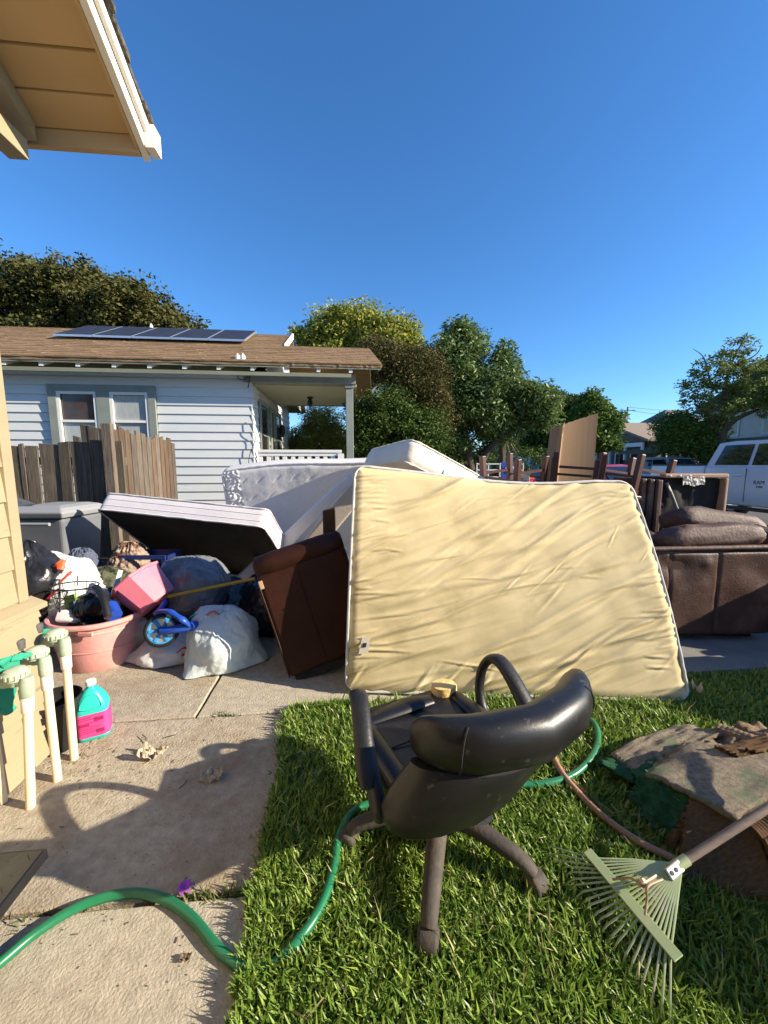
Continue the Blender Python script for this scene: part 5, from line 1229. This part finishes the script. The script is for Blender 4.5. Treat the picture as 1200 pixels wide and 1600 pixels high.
# --- carpet pieces
def carpet(label, corners, mat, back=None, th=.014, amp=.012, seed=0, nu=30, nv=22, curl=None, fray=.012, name='carpet_piece'):
    c = [Vector(p) for p in corners]
    def f(s_, t_):
        p = (c[0]*(1-s_)+c[1]*s_)*(1-t_) + (c[3]*(1-s_)+c[2]*s_)*t_
        n = (c[1]-c[0]).cross(c[3]-c[0]).normalized()
        e = min(s_, 1-s_, t_, 1-t_)
        p = p + n*(amp*fbm((s_*3, t_*3, seed), 1.3, seed)) + n*(curl(s_, t_) if curl else 0)
        if e < 1e-6: p = p + Vector((nz((s_*17,t_*17,seed)), nz((s_*19,t_*13,seed+3)), 0))*fray
        return p
    mb = MB().sheet(f, nu, nv); o = mb.build(name, MATS[mat], None, smooth=70, solid=th)
    tag(o, label, 'carpet', 'old carpet pieces dumped on the lawn'); return o
Z = lambda px, py, z: gd(px, py, z)
carpet('greenish worn carpet piece lying lowest at the back of the pile', [Z(953,1170,.10), Z(1000,1200,.11), Z(1135,1142,.17), Z(1055,1130,.12)], 'turf_worn', seed=1, curl=lambda s_, t_: -.03*(1-t_)**6)
carpet('large brown carpet piece with green fringe lying on top of the pile', [Z(1006,1202,.17), Z(1146,1277,.20), Z(1290,1185,.26), Z(1075,1153,.20)], 'turf_worn', seed=2, th=.016, amp=.008, curl=lambda s_, t_: -.02*(1-s_)**8)
carpet('dark green turf flap hanging from the left of the carpet pile', [Z(1004,1204,.155), Z(980,1246,.05), Z(1040,1318,.02), Z(1082,1250,.16)], 'turf_green', seed=3, amp=.02)
carpet('tan carpet backing hanging down the front of the pile', [Z(1076,1244,.17), Z(1060,1380,.02), Z(1230,1425,.02), Z(1180,1292,.19)], 'carpet_tan', seed=4, amp=.009, curl=lambda s_, t_: .012*math.sin(s_*3.1))
carpet('grey-tan carpet layer just under the large top piece', [Z(996,1214,.125), Z(1140,1292,.15), Z(1285,1200,.20), Z(1070,1158,.16)], 'carpet_brown', seed=12, amp=.008, th=.012)
carpet('green turf layer with torn edge sandwiched in the pile', [Z(985,1206,.10), Z(1128,1300,.12), Z(1270,1215,.16), Z(1062,1156,.13)], 'turf_green', seed=13, amp=.008, th=.012, fray=.02)
carpet('narrow tan carpet strip lying across the top of the pile', [Z(1118,1166,.225), Z(1150,1178,.235), Z(1260,1160,.27), Z(1190,1150,.25)], 'carpet_tan', seed=14, amp=.008, th=.014)
carpet('small folded tan carpet corner by the green flap', [Z(1036,1316,.03), Z(1066,1276,.12), Z(1085,1262,.14), Z(1070,1345,.02)], 'carpet_tan', seed=5, nu=10, nv=10)
carpet('small bright green turf strip on the grass by the hose loop', [Z(934,1194,.055), Z(950,1186,.055), Z(1010,1215,.06), Z(992,1226,.05)], 'turf_green', seed=6, amp=.006, nu=14, nv=8)
def roll(label, a, b, r_, seed, mat='carpet_brown'):
    a, b = Vector(a), Vector(b); M_ = frame(a, b-a, Vector((0,0,1))); L = (b-a).length; pts = []
    mb = MB()
    def f(s_, t_):
        ang = t_*2*math.pi*1.35 + .5; rr = r_*(1-.16*t_) + .0012*math.sin(s_*60*math.pi/2+.4) + .008*nz((s_*4, t_*5, seed))
        return M_ @ Vector((s_*L, rr*math.cos(ang)*1.25, rr*math.sin(ang)*.85))
    mb.sheet(f, 60, 44); o = mb.build('carpet_roll', MATS[mat], None, smooth=60, solid=.01); tag(o, label, 'carpet', 'old carpet pieces dumped on the lawn')
roll('ribbed brown carpet roll at the back right of the pile', Z(1122,1148,.13), Z(1260,1200,.16), .042, 1)
roll('ribbed tan carpet roll at the right edge below the rake handle', Z(1172,1330,.10), Z(1250,1305,.12), .075, 2, 'carpet_tan')
carpet('crumpled brown carpet sheet at the rear edge of the pile', [Z(1098,1158,.14), Z(1170,1185,.2), Z(1280,1175,.22), Z(1180,1130,.16)], 'carpet_brown', seed=8, amp=.04)
carpet('flat brown carpet piece under the whole pile', [Z(1040,1300,.015), Z(1100,1420,.015), Z(1330,1330,.03), Z(1130,1160,.02)], 'carpet_brown', seed=9, amp=.006)
roll('thick brown carpet roll added outside the picture to shade the grass by the rake', (1.62,.70,.19), (2.15,1.15,.19), .17, 4)  # this roll and the next: added out of view to shade the grass
roll('second unseen carpet roll added on the thick one to lengthen its shade', (1.75,.72,.42), (2.2,1.05,.42), .08, 5)
o = MB().sheet(lambda s_, t_: gd(1088,1076,.06) + Vector((.05*(s_-.5), .02*(t_-.5)+.01*math.sin(s_*5), .02*math.sin(s_*7)+.03*t_)), 8, 6).build('paper_scrap', MATS['dry_leaf'], None, solid=.002)
tag(o, 'small pale paper scrap in grass by the mattress corner', 'scrap')

# ================================================================== irrigation valves at the wall
def pipe_valve(label, base, top, az):
    base, top = Vector(base), Vector(top); t = thing('irrigation_pipe', label, 'pipe', base, 0, 'irrigation pipes beside the yellow wall')
    ax = (top-base).normalized(); d = Vector((math.cos(az), math.sin(az), 0))
    MB().tube([base - ax*.02, top - ax*.11], .0165, 14).build('pipe', MATS['pvc'], t, smooth=60)
    MB().tube([top - ax*.12, top - ax*.115, top - ax*.055, top - ax*.05], [.019,.0215,.0215,.019], 14).build('coupling', MATS['pvc_white'], t, smooth=40)
    mb = MB().tube([top - ax*.055, top - ax*.045, top - ax*.02, top + ax*.012, top + ax*.03], [.021,.025,.025,.024,.02], 14)
    mb.tube([top, top + d*.03 + ax*.012, top + d*.055 + ax*.012], [.022,.021,.019], 12)
    b = mb.build('elbow', MATS['valve_green'], t, smooth=45)
    c = top + d*.045 + ax*.026
    mb = MB().lathe([(0,-.035),(.022,-.033),(.026,-.012),(.036,-.008),(.036,.0),(.042,.004),(.042,.022),(.037,.026),(.034,.034),(.022,.040),(0,.042)], 24, T(c))
    for k in range(16):
        a = 2*math.pi*k/16; mb.box(c + Vector((.042*math.cos(a), .042*math.sin(a), .013)), (.006,.006,.018), Matrix.Rotation(a, 3, 'Z'))
    mb.build('bonnet', MATS['valve_green'], t, smooth=35)
    e = c + d*.10 + Vector((0,0,-.03))
    mb = MB().tube([c + Vector((0,0,-.02)), c + d*.05 + Vector((0,0,-.03)), e], [.02,.018,.018], 12); mb.lathe([(.024,-.03),(.024,.02),(.018,.03)], 12, T(e), True, True)
    mb.build('inlet', MATS['valve_green'], t, smooth=45)
    MB().lathe([(.0,.025),(.012,.025),(.014,.045),(.021,.05),(.023,.085),(.018,.092),(0,.094)], 14, T(e)).build('solenoid', MATS['knob_grey'], t, smooth=40)
    MB().tube([e + Vector((0,0,-.03)), e + Vector((0,0,-.075))], .014, 10).build('riser', MATS['brass'], t, smooth=50)
    MB().tube([e + Vector((0,0,-.065)), e + Vector((0,0,-.10)) + d*.02, Vector((e.x, e.y, .0)) + d*.02], .0135, 10).build('supply_pipe', MATS['pvc'], t, smooth=50)
pipe_valve('nearest cream irrigation pipe, at the left picture edge', gd(48,1260), at(42,1068,1.44), R(178))
pipe_valve('middle cream irrigation pipe of the three by the yellow wall', gd(90,1218), at(70,1036,1.575), R(165))
pipe_valve('farthest cream irrigation pipe, beside the teal jug', gd(116,1185), at(101,1006,1.70), R(170))
# green cloth wrapped round the valves
def rag(label, c, pts, wid, seed, name='green_rag'):
    q = spline(pts, 8); m = len(q)
    def f(s_, t_):
        i = min(m-1, int(round(s_*(m-1)))); p = q[i]; w = wid*(1+.3*nz((s_*5,seed,0)))
        return p + Vector((.4*(t_-.5)*w, (t_-.5)*w, .018*math.sin(t_*7+s_*6) - .10*(t_-.5)**2)) + Vector((1,.6,.3))*.010*fbm((s_*5,t_*4,seed),1.4,seed)
    o = MB().sheet(f, m-1, 14).build(name, MATS['cloth_green'], None, smooth=70, solid=.004); tag(o, label, 'rag', 'green rags wrapped round the valves'); return o
rag('green rag draped between the far and middle irrigation valves', None, [at(72,985,1.80), at(48,992,1.76), at(30,1010,1.72), at(18,1030,1.7)], .07, 1)
rag('green rag hanging below the middle irrigation valve', None, [at(60,1030,1.72), at(52,1050,1.70), at(48,1075,1.69), at(46,1100,1.69)], .10, 2)
rag('green rag hanging at the picture edge over the nearest valve', None, [at(28,1026,1.50), at(10,1030,1.47), at(2,1055,1.45), at(-2,1085,1.44), at(-2,1115,1.44)], .09, 3)
# --- black pot and teal jug
pc = gd(78,1180) + Vector((-.01,.07,0))
o = thing('black_pot', 'black plastic nursery pot behind the irrigation pipes', 'pot', pc)
MB().lathe([(0,.012),(.078,.012),(.08,0),(.084,.004),(.104,.235),(.110,.237),(.110,.255),(.104,.255),(.102,.24),(.08,.02)], 32, T(pc)).build('body', MATS['black_plastic'], o, smooth=40)
for k in range(3):
    a = R(200+k*40); MB().box(pc + Vector((.109*math.cos(a), .109*math.sin(a), .20)), (.006,.05,.03), Matrix.Rotation(a, 3, 'Z')).build('rim_slot', MATS['cloth_dark'], o)
jc = gd(137,1158) + Vector((.0,.055,0))
jg = thing('teal_jug', 'teal plastic gallon jug with a pink label and white cap', 'jug', jc)
def sq(hw, hd, z, r_=.03, rot=R(28)): return [jc + Matrix.Rotation(rot,3,'Z') @ Vector((x, y, z)) for x, y in ringrect(hw, hd, min(r_, hw*.9, hd*.9), 5)]
MB().loft([sq(.06,.05,.0),sq(.068,.056,.006),sq(.070,.058,.02),sq(.070,.058,.155),sq(.068,.056,.17),sq(.058,.048,.205),sq(.042,.036,.238),sq(.026,.024,.258,.02),sq(.020,.020,.262,.018),sq(.019,.019,.275,.018)]).build('body', MATS['teal_plastic'], jg, smooth=50)
lb_ = MB().loft([sq(.0712,.0592,.022),sq(.0718,.0598,.026),sq(.0718,.0598,.142),sq(.0712,.0592,.146)], False, False).build('label_wrap', MATS['label_pink'], jg, smooth=50)
Mj = T(jc) @ Matrix.Rotation(R(28),4,'Z')
for (x0, x1, z0, z1) in ((-.05,.0,.128,.132),(-.05,.02,.118,.121),(-.05,.03,.100,.103),(-.05,-.01,.085,.098),(-.05,.035,.078,.080),(-.05,.03,.068,.070),(-.05,.035,.058,.060),(-.05,.02,.048,.050),(.01,.05,.105,.125),(.015,.05,.040,.060)):
    obox(Mj, x0, x1, -.0606, -.0599, z0, z1).build('label_print', MATS['print_maroon'], lb_)
MB().lathe([(.021,.276),(.023,.278),(.023,.298),(.02,.301),(0,.301)], 20, T(jc)).build('cap', MATS['cap_white'], jg, smooth=40)
q = spline([jc + Matrix.Rotation(R(28),3,'Z') @ Vector(v) for v in ((-.045,-.054,.175),(-.04,-.046,.20),(-.012,-.036,.235),(.02,-.036,.232),(.044,-.05,.195),(.04,-.056,.175),(-.0,-.058,.168))], 6)
MB().tube(q, .0035, 6, closed=True).build('handle_ridge', MATS['teal_plastic'], jg, smooth=60)

# ================================================================== trash pile
def bag(name, label, c, size, mat, seed, spikes=(), wr=.06, group=None, neck=None, ties=None, n=110, tilt=0):
    c = Vector(c); t = thing(name, label, 'bag', (c.x, c.y, 0), 0, group); rings = []
    m = n*2//3
    Rz = Matrix.Rotation(tilt, 3, 'Z')
    for j in range(m+1):
        ph = -math.pi/2 + math.pi*j/m; ring = []
        for i in range(n):
            a = 2*math.pi*i/n; d = Vector((math.cos(ph)*math.cos(a), math.cos(ph)*math.sin(a), math.sin(ph)))
            az = math.atan2(d.y, d.x); q_ = Vector((math.cos(az)*2.2, math.sin(az)*2.2, d.z*.8)); wv = nz(d, 2.5, seed+9)
            sab = lambda n_: math.sqrt(n_*n_ + .006)
            rid = (.5-sab(nz(q_ + Vector((wv,wv,0)), 2.3, seed+3))) + .6*(.5-sab(nz(q_ + Vector((0,-wv,0)), 5.1, seed+5))) + .35*(.5-sab(nz(d, 11, seed+7)))
            k = 1 + .16*nz(d, 1.6, seed) + wr*rid*1.1
            v = Vector((d.x*size[0], d.y*size[1], d.z*size[2]))
            for sdir, amp, w in spikes:
                s_ = Vector(sdir).normalized(); ang = d.angle(s_); g_ = math.exp(-(ang/w)**2)
                ax2 = s_.orthogonal().normalized(); az2 = math.atan2(d.dot(s_.cross(ax2)), d.dot(ax2))
                k += amp*g_ + .022*math.exp(-(ang/(w*2.0))**2)*math.sin(az2*11+seed+3*nz(d,4,seed))
            v = c + Rz @ (v*k)
            if v.z < .012:
                g2 = 1 - .45*min(1, (.012-v.z)/size[2]); v.x = c.x + (v.x-c.x)*g2; v.y = c.y + (v.y-c.y)*g2; v.z = .012 + (v.z-.012)*.03
            ring.append(v)
        rings.append(ring)
    MB().loft(rings, False, False).build('sack', MATS[mat], t, smooth=75)
    return t
def tie(t, pts, mat, w=.018, seed=0):
    q = spline(pts, 6)
    mb = MB().tube(q, [w*(.6+.5*abs(nz((i*.6,seed,0)))) for i in range(len(q))], 8, flat=.35); mb.build('drawstring', MATS[mat], t, smooth=60)
b1 = bag('trash_bag', 'teal-tinted translucent trash bag on the concrete beside the armchair', at(352,1008,2.64), (.245,.24,.265), 'bag_teal', 2, [((-.45,-.85,-.50),.62,.26),((.95,-.1,-.45),.40,.28),((-.6,.1,.75),.15,.4)])
tie(b1, [at(322,962,2.58), at(332,955,2.57), at(343,960,2.58)], 'tie_orange', .02, 2)
tie(b1, [at(296,966,2.6), at(305,960,2.6), at(318,966,2.6)], 'teal_plastic', .02, 4)
b2 = bag('trash_bag', 'white trash bag with red drawstring lying beside the pink tub', at(266,1018,2.68), (.22,.18,.14), 'bag_white', 5, [((-1,-.25,-.25),.55,.34)])
tie(b2, [at(277,1020,2.49), at(288,1012,2.50), at(296,1018,2.51), at(284,1024,2.5)], 'tie_red', .02, 3)
bag('trash_bag', 'small clear plastic bag behind the toy wheel', at(222,992,2.78), (.15,.16,.15), 'bag_clear', 8, [((.2,-.3,.9),.25,.4)])
b3 = bag('trash_bag', 'bulging white trash bag with orange drawstring behind the pink tub', at(108,925,2.98), (.27,.22,.26), 'bag_white', 11, [((-.3,-.1,.9),.35,.35)])
tie(b3, [at(82,888,2.85), at(90,882,2.8), at(98,876,2.82), at(94,890,2.78)], 'tie_orange', .03, 5)
tie(b3, [at(92,912,2.75), at(104,900,2.74), at(112,893,2.76)], 'tie_orange', .026, 6)
tie(b3, [at(74,936,2.72), at(84,926,2.72), at(92,920,2.74)], 'tie_red', .026, 7)
bag('trash_bag', 'black trash bag between the yellow wall and white trash bag', at(52,920,2.85), (.22,.24,.30), 'bag_black', 14, [((0,0,1),.15,.5)])
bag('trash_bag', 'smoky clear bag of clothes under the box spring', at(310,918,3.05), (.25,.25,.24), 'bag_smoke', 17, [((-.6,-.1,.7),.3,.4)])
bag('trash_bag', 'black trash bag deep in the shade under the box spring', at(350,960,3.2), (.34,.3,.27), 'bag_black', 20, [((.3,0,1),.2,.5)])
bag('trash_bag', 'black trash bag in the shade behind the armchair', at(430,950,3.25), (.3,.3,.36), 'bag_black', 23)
bag('cloth_heap', 'heap of camouflage cloth behind the white stick', at(165,925,3.2), (.22,.2,.20), 'camo', 26, wr=.2)
bag('cloth_heap', 'floral cloth bundle beside the blue crate', at(205,895,3.5), (.17,.17,.26), 'cloth_floral', 29, wr=.16)
bag('cloth_heap', 'blue-grey denim bundle behind the white trash bag', at(132,900,3.4), (.14,.14,.24), 'denim', 31, wr=.16)
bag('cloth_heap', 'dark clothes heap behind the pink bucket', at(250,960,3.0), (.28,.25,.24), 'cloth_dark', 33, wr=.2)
# --- big pink tub with things in it
tc_ = Vector((-2.06, 2.66, 0))
tub = thing('pink_tub', 'large faded pink round plastic tub full of junk', 'tub', tc_)
MB().lathe([(0,.02),(.225,.02),(.235,.0),(.243,.01),(.262,.14),(.266,.142),(.268,.15),(.264,.152),(.278,.268),(.283,.272),(.283,.28),(.279,.284),(.284,.315),(.302,.318),(.312,.328),(.312,.342),(.302,.352),(.284,.352),(.276,.342),(.245,.04),(0,.035)], 56, T(tc_), False, False, 1.0, .92).build('body', MATS['tub_pink'], tub, smooth=35)
MB().b2(tc_.x+.06, tc_.x+.16, tc_.y-.275, tc_.y-.262, .285, .315).build('rim_handle', MATS['tub_pink'], tub, bevel=.006)
bag('cloth_heap', 'dark rubbish filling the pink tub', (tc_.x, tc_.y, .20), (.19,.18,.13), 'cloth_dark', 36, wr=.2)
# milk jug
def onpt(px, py, Y): return at(px, py, Y)
mj = thing('plastic_jug', 'white plastic milk jug lying at the front of the pink tub', 'jug', at(98,965,2.45))
Mm = frame(at(112,963,2.55), (.75,.1,-.05), (.0,.5,.85)) @ Matrix.Scale(.8,4)
def ring_m(x, hy, hz): return [Mm @ Vector((x, a, b)) for a, b in ringrect(hy, hz, min(hy, hz)*.5, 4)]
MB().loft([ring_m(-.10,.03,.03), ring_m(-.09,.05,.05), ring_m(.04,.055,.055), ring_m(.08,.035,.035), ring_m(.10,.016,.016), ring_m(.12,.016,.016)]).build('body', MATS['jug_white'], mj, smooth=50)
MB().tube([Mm @ Vector((.12,0,0)), Mm @ Vector((.135,0,0))], .019, 14).build('cap', MATS['toy_blue'], mj, smooth=50)
nbk = thing('green_notebook', 'bright green booklet standing among the tub contents', 'booklet', at(112,945,2.62))
Mn = frame(at(112,945,2.60), (.8,-.35,.25), (-.25,.2,.9))
obox(Mn, -.07, .07, -.09, .07, -.008, .008).build('cover', MATS['notebook_green'], nbk, bevel=.002)
obox(Mn, .03, .09, -.09, .02, .010, .03).build('page', MATS['denim'], nbk)
# wire basket
wb = thing('wire_basket', 'black wire basket standing in front of the white trash bag', 'basket', at(118,930,2.62))
cb_ = at(118,928,2.64); 
for k, (zz, rr) in enumerate(((.06,.135),(0,.125),(-.08,.11))): MB().tube([cb_ + Vector((rr*1.15*math.cos(a), rr*.8*math.sin(a), zz)) for a in np.linspace(0,2*math.pi,25)[:-1]], .005 if k == 0 else .003, 5, closed=True).build('hoop', MATS['black_iron'], wb)
for k in range(12):
    a = 2*math.pi*k/12; MB().tube([cb_ + Vector((.135*1.15*math.cos(a), .135*.8*math.sin(a), .06)), cb_ + Vector((.11*1.15*math.cos(a), .11*.8*math.sin(a), -.08))], .0025, 4).build('wire', MATS['black_iron'], wb)
MB().tube([at(93,905,2.56), at(94,960,2.52)], .006, 6).build('upright', MATS['black_iron'], wb)
MB().tube([at(121,900,2.7), at(121,915,2.68)], .005, 6).build('upright', MATS['black_iron'], wb)
# vacuum head and hose
vc = thing('vacuum_hose', 'black vacuum head with curved hose in the pink tub', 'vacuum', at(150,950,2.6))
puffy('head', [at(130,955,2.6), at(150,948,2.58), at(172,950,2.6)], .085, 'black_plastic', vc, 5, .8)
q = spline([at(150,918,2.62), at(157,925,2.56), at(163,940,2.5), at(169,965,2.44)], 7)
MB().tube(q, [.022+.0015*(i % 2) for i in range(len(q))], 12).build('hose', MATS['black_plastic'], vc, smooth=30)
MB().tube([at(172,948,2.58), at(180,962,2.52)], [.05,.045], 14).build('blue_cap', MATS['toy_blue'], vc, smooth=40)
MB().tube([at(130,935,2.62), at(140,930,2.58), at(152,938,2.6)], .02, 8).build('handle', MATS['black_plastic'], vc, smooth=50)
st = thing('white_stick', 'white square stick poking up between tub and pink bucket', 'stick', at(178,935,2.8))
MB().tube([at(168,960,2.72), at(188,891,2.86)], .021, 4).build('stick', MATS['stick_white'], st)
# pink bucket tipped over
bk = thing('pink_bucket', 'pink plastic bucket tipped on its side above the pink tub', 'bucket', at(225,925,2.75))
rimc, basec = at(212,905,2.78), at(246,948,2.72)
ax = (basec - rimc).normalized(); ax = (ax + Vector((0,.15,0))).normalized()
Mk = frame(rimc, Vector((0,1,0)).cross(ax), Vector((0,1,0)) - ax*ax.y); Mk = Matrix((Vector((Mk[0][0],Mk[1][0],Mk[2][0])), ax.cross(Vector((Mk[0][0],Mk[1][0],Mk[2][0]))), ax)).transposed().to_4x4(); Mk.translation = rimc
MB().lathe([(.172,-.004),(.190,-.004),(.193,.004),(.190,.016),(.178,.018),(.165,.10),(.148,.22),(.140,.245),(0,.25)], 9, Mk, False, False).build('body', MATS['bucket_pink'], bk, smooth=25)
MB().lathe([(.182,-.003),(.172,.0),(.160,.10),(.142,.225),(0,.235)], 9, Mk).build('inner_wall', MATS['bucket_pink'], bk, smooth=25)
# blue tricycle
tri = thing('toy_tricycle', 'blue toy tricycle with black tyre lying between the bags', 'tricycle', at(260,985,2.55))
wc = at(253,985,2.50); Mw = frame(wc, (.93,.28,.0), (-.05,.25,.95))
ty = MB(); R0 = .095
ty.tube([Mw @ Vector((R0*math.cos(a), R0*math.sin(a), 0)) for a in np.linspace(0,2*math.pi,33)[:-1]], .014, 10, closed=True, flat=1.3); ty.build('tyre', MATS['rubber'], tri, smooth=60)
MB().lathe([(.088,-.012),(.088,.012),(.078,.012),(.078,-.012)], 32, Mw).build('rim', MATS['toy_cyan'], tri, smooth=40)
MB().lathe([(0,-.005),(.082,-.005),(.082,.005),(0,.005)], 32, Mw).build('disc', MATS['alu'], tri, smooth=40)
for k in range(6):
    a = 2*math.pi*k/6; Ms = Mw @ Matrix.Rotation(a,4,'Z'); obox(Ms, .01, .08, -.011, .011, .006, .016).build('spoke', MATS['toy_cyan'], tri, bevel=.002)
MB().lathe([(0,.03),(.02,.028),(.026,.018),(.026,.0)], 16, Mw).build('hub', MATS['toy_blue'], tri, smooth=40)
MB().tube([Mw @ Vector((.0,0,.03)), Mw @ Vector((.07,.0,.05)), at(300,978,2.50), at(318,975,2.6)], [.022,.026,.032,.03], 10).build('axle_arm', MATS['toy_blue'], tri, smooth=60)
MB().tube(spline([at(243,958,2.55), at(262,955,2.5), at(285,968,2.46), at(300,980,2.5)], 6), [.02,.022,.026,.024,.02]*3 + [.02]*4, 12, flat=.7).build('frame', MATS['toy_blue'], tri, smooth=60)
MB().tube([at(243,960,2.55), at(252,950,2.62), at(258,940,2.7)], .018, 8).build('fork', MATS['toy_blue'], tri, smooth=60)
# blue crate and broom
cr = thing('blue_crate', 'dark blue plastic crate in the shade behind the pink bucket', 'crate', at(240,885,3.5))
c0 = at(240,885,3.5); w_, h_ = .20, .14
for (x0,x1,z0,z1) in ((-w_,w_,h_-.04,h_),(-w_,w_,-h_,-h_+.04),(-w_,-w_+.04,-h_+.04,h_-.04),(w_-.04,w_,-h_+.04,h_-.04)): MB().b2(c0.x+x0,c0.x+x1,c0.y-.15,c0.y-.13,c0.z+z0,c0.z+z1).build('crate_frame', MATS['crate_blue'], cr, bevel=.004)
MB().b2(c0.x-w_,c0.x+w_,c0.y-.125,c0.y+.2,.02,c0.z-h_).build('crate_body', MATS['crate_blue'], cr)
MB().b2(c0.x-w_,c0.x+w_,c0.y+.1,c0.y+.12,c0.z-h_,c0.z+h_).build('crate_back', MATS['crate_blue'], cr)
for s_ in (-1,1): MB().b2(c0.x+s_*w_-.01,c0.x+s_*w_+.01,c0.y-.128,c0.y+.098,c0.z-h_,c0.z+h_-.01).build('crate_side', MATS['crate_blue'], cr)
br_ = thing('broom', 'yellow broom stick lying across the bags under the box spring', 'broom', at(330,920,2.8))
MB().tube([at(262,932,2.75), at(398,904,2.92)], .0125, 10).build('stick', MATS['broom_yellow'], br_, smooth=60)
MB().tube([at(330,918.4,2.835), at(336,917,2.842)], .0145, 10).build('joint', MATS['plate_grey'], br_, smooth=60)
# grey storage bins at the fence
gb = thing('grey_bin', 'grey plastic wheeled bin with a pale lid between fence and yellow wall', 'bin', at(80,870,3.6)*Vector((1,1,0)))
a, b = at(10,792,3.55), at(112,880,3.55)
def rg(z, e, y0=3.5, y1=4.1): return [Vector(v) for v in ((a.x+e,y0+e,z),(b.x-e,y0+e,z),(b.x-e,y1-e,z),(a.x+e,y1-e,z))]
MB().loft([rg(.02,.10),rg(.9,.04)]).build('body', MATS['grey_bin'], gb, bevel=.03, seg=3)
MB().loft([rg(.905,.02),rg(.96,.0),rg(1.0,.05),rg(1.02,.12)]).build('lid', MATS['bin_lid'], gb, bevel=.012)
MB().tube([Vector((a.x+.1,3.47,.86)),Vector((b.x-.1,3.47,.86))], .016, 8).build('handle', MATS['bin_lid'], gb, smooth=50)
ub = thing('grey_sheet', 'dark grey folded sheet lying on the bin against the fence', 'sheet', at(40,785,3.9)*Vector((1,1,0)))
q0, q1, q2, q3 = at(-10,775,3.7), at(22,776,3.7), at(58,788,3.6), at(-10,800,3.6)
MB().sheet(lambda s_, t_: (q0*(1-s_)+q1*s_)*(1-t_)+(q3*(1-s_)+q2*s_)*t_ + Vector((0,0,.01*nz((s_*4,t_*4,0)))), 10, 8).build('sheet', MATS['plate_grey'], ub, solid=.01)

# ================================================================== low platform, litter on the concrete
pf = thing('platform_cart', 'low black platform with scuffed patterned deck at lower left', 'platform', gd(30,1370))
c_ = gd(74,1325,.115); u_ = Vector((CA,SA,0)); v_ = Vector((-SA,CA,0))
Mp = frame(c_, u_, v_)
obox(Mp, -.75, 0, -.62, 0, -.035, 0).build('deck_frame', MATS['edge_black'], pf, bevel=.003)
deck = obox(Mp, -.74, -.010, -.61, -.010, .001, .004).build('deck', MATS['plate_black'], pf)
mb = MB()
for i in range(14):
    for j in range(12):
        x, y = -.03-.05*i, -.03-.05*j; a = R(45 if (i+j) % 2 else -45)
        p = Mp @ Vector((x, y, .0045)); mb.box(p, (.026,.006,.003), Matrix.Rotation(a+ANG, 3, 'Z'))
tag(mb.build('tread', MATS['plate_black'], deck), kind='stuff')
for x, y in ((-.1,-.1),(-.65,-.1),(-.1,-.52),(-.65,-.52)):
    p = Mp @ Vector((x, y, 0)); MB().lathe([(0,-.012),(.033,-.012),(.036,-.006),(.036,.006),(.033,.012),(0,.012)], 18, T((p.x,p.y,.038)) @ Matrix.Rotation(R(90),4,'X')).build('caster', MATS['rubber'], pf, smooth=40)
    MB().b2(p.x-.02,p.x+.02,p.y-.025,p.y+.025,.06,.079).build('caster_plate', MATS['edge_black'], pf)
def crumple(label, c, s_, seed, mat='dry_leaf', name='dried_leaf'):
    c = Vector(c)
    def f(a, b): 
        x, y = (a-.5)*2, (b-.5)*2; r_ = s_*(1-.3*abs(nz((x*2,y*2,seed))))
        p = c + Vector((x*r_, y*r_*.7, .006 + s_*.9*abs(fbm((x*1.6,y*1.6,seed),1,seed)) + s_*.25*(x*x)))
        p.z = max(p.z, .003); return p
    o = MB().sheet(f, 16, 16).build(name, MATS[mat], None, solid=.0015); tag(o, label, 'leaf'); return o
crumple('crumpled pale dried leaf on concrete nearest the teal jug', gd(240,1182), .055, 1)
crumple('crumpled dried leaf at the tip of the chair shadow', gd(332,1216), .045, 4)
crumple('small brown curled leaf on the near concrete slab', gd(290,1500), .014, 6, 'carpet_brown')
fl_ = thing('purple_flower', 'small purple flower lying beside the green hose', 'flower', gd(289,1392))
fc = gd(289,1392)
for k in range(7):
    a = 2*math.pi*k/7+.3; d = Vector((math.cos(a), math.sin(a), 0)); w = Vector((-d.y, d.x, 0))*.007
    MB().add([fc+Vector((0,0,.008)), fc+d*.015+w+Vector((0,0,.02)), fc+d*.03+Vector((0,0,.012)), fc+d*.015-w+Vector((0,0,.02))], [(0,1,2,3)]).build('petal', MATS['petal'], fl_, solid=.001)
# twigs and crumbs
mb = MB()
for k in range(420):
    px, py = random.uniform(0,450), random.uniform(1125,1560)
    if k < 260: px, py = random.gauss(170,75), random.gauss(1190,40)
    p = gd(px, py); 
    if p.z < -.5 or p.y < .6: continue
    a = random.uniform(0,3.14); s_ = random.uniform(.001,.0032); l_ = random.choice((1,1,1,2,6))
    mb.box(p + Vector((0,0,.002)), (s_*l_, s_, s_*.6), Matrix.Rotation(a,3,'Z'))
tag(mb.build('litter', MATS['soil'], None), 'scattered crumbs and bits of twig on the concrete path', 'litter', kind='stuff')
for i, (pa, pb) in enumerate((((228,1160),(222,1148)),((292,1218),(280,1232)),((258,1152),(274,1148)))):
    a, b = gd(*pa, .006), gd(*pb, .012); o = MB().tube(spline([a, lerp(a,b,.5)+Vector((.01,0,.004)), b],4), .0022, 5).build('twig', MATS['bark'], None)
    tag(o, ('thin twig beside the pale dried leaf','thin twig between the dried leaf and arm shadow','thin twig above the pale dried leaf')[i], 'twig')
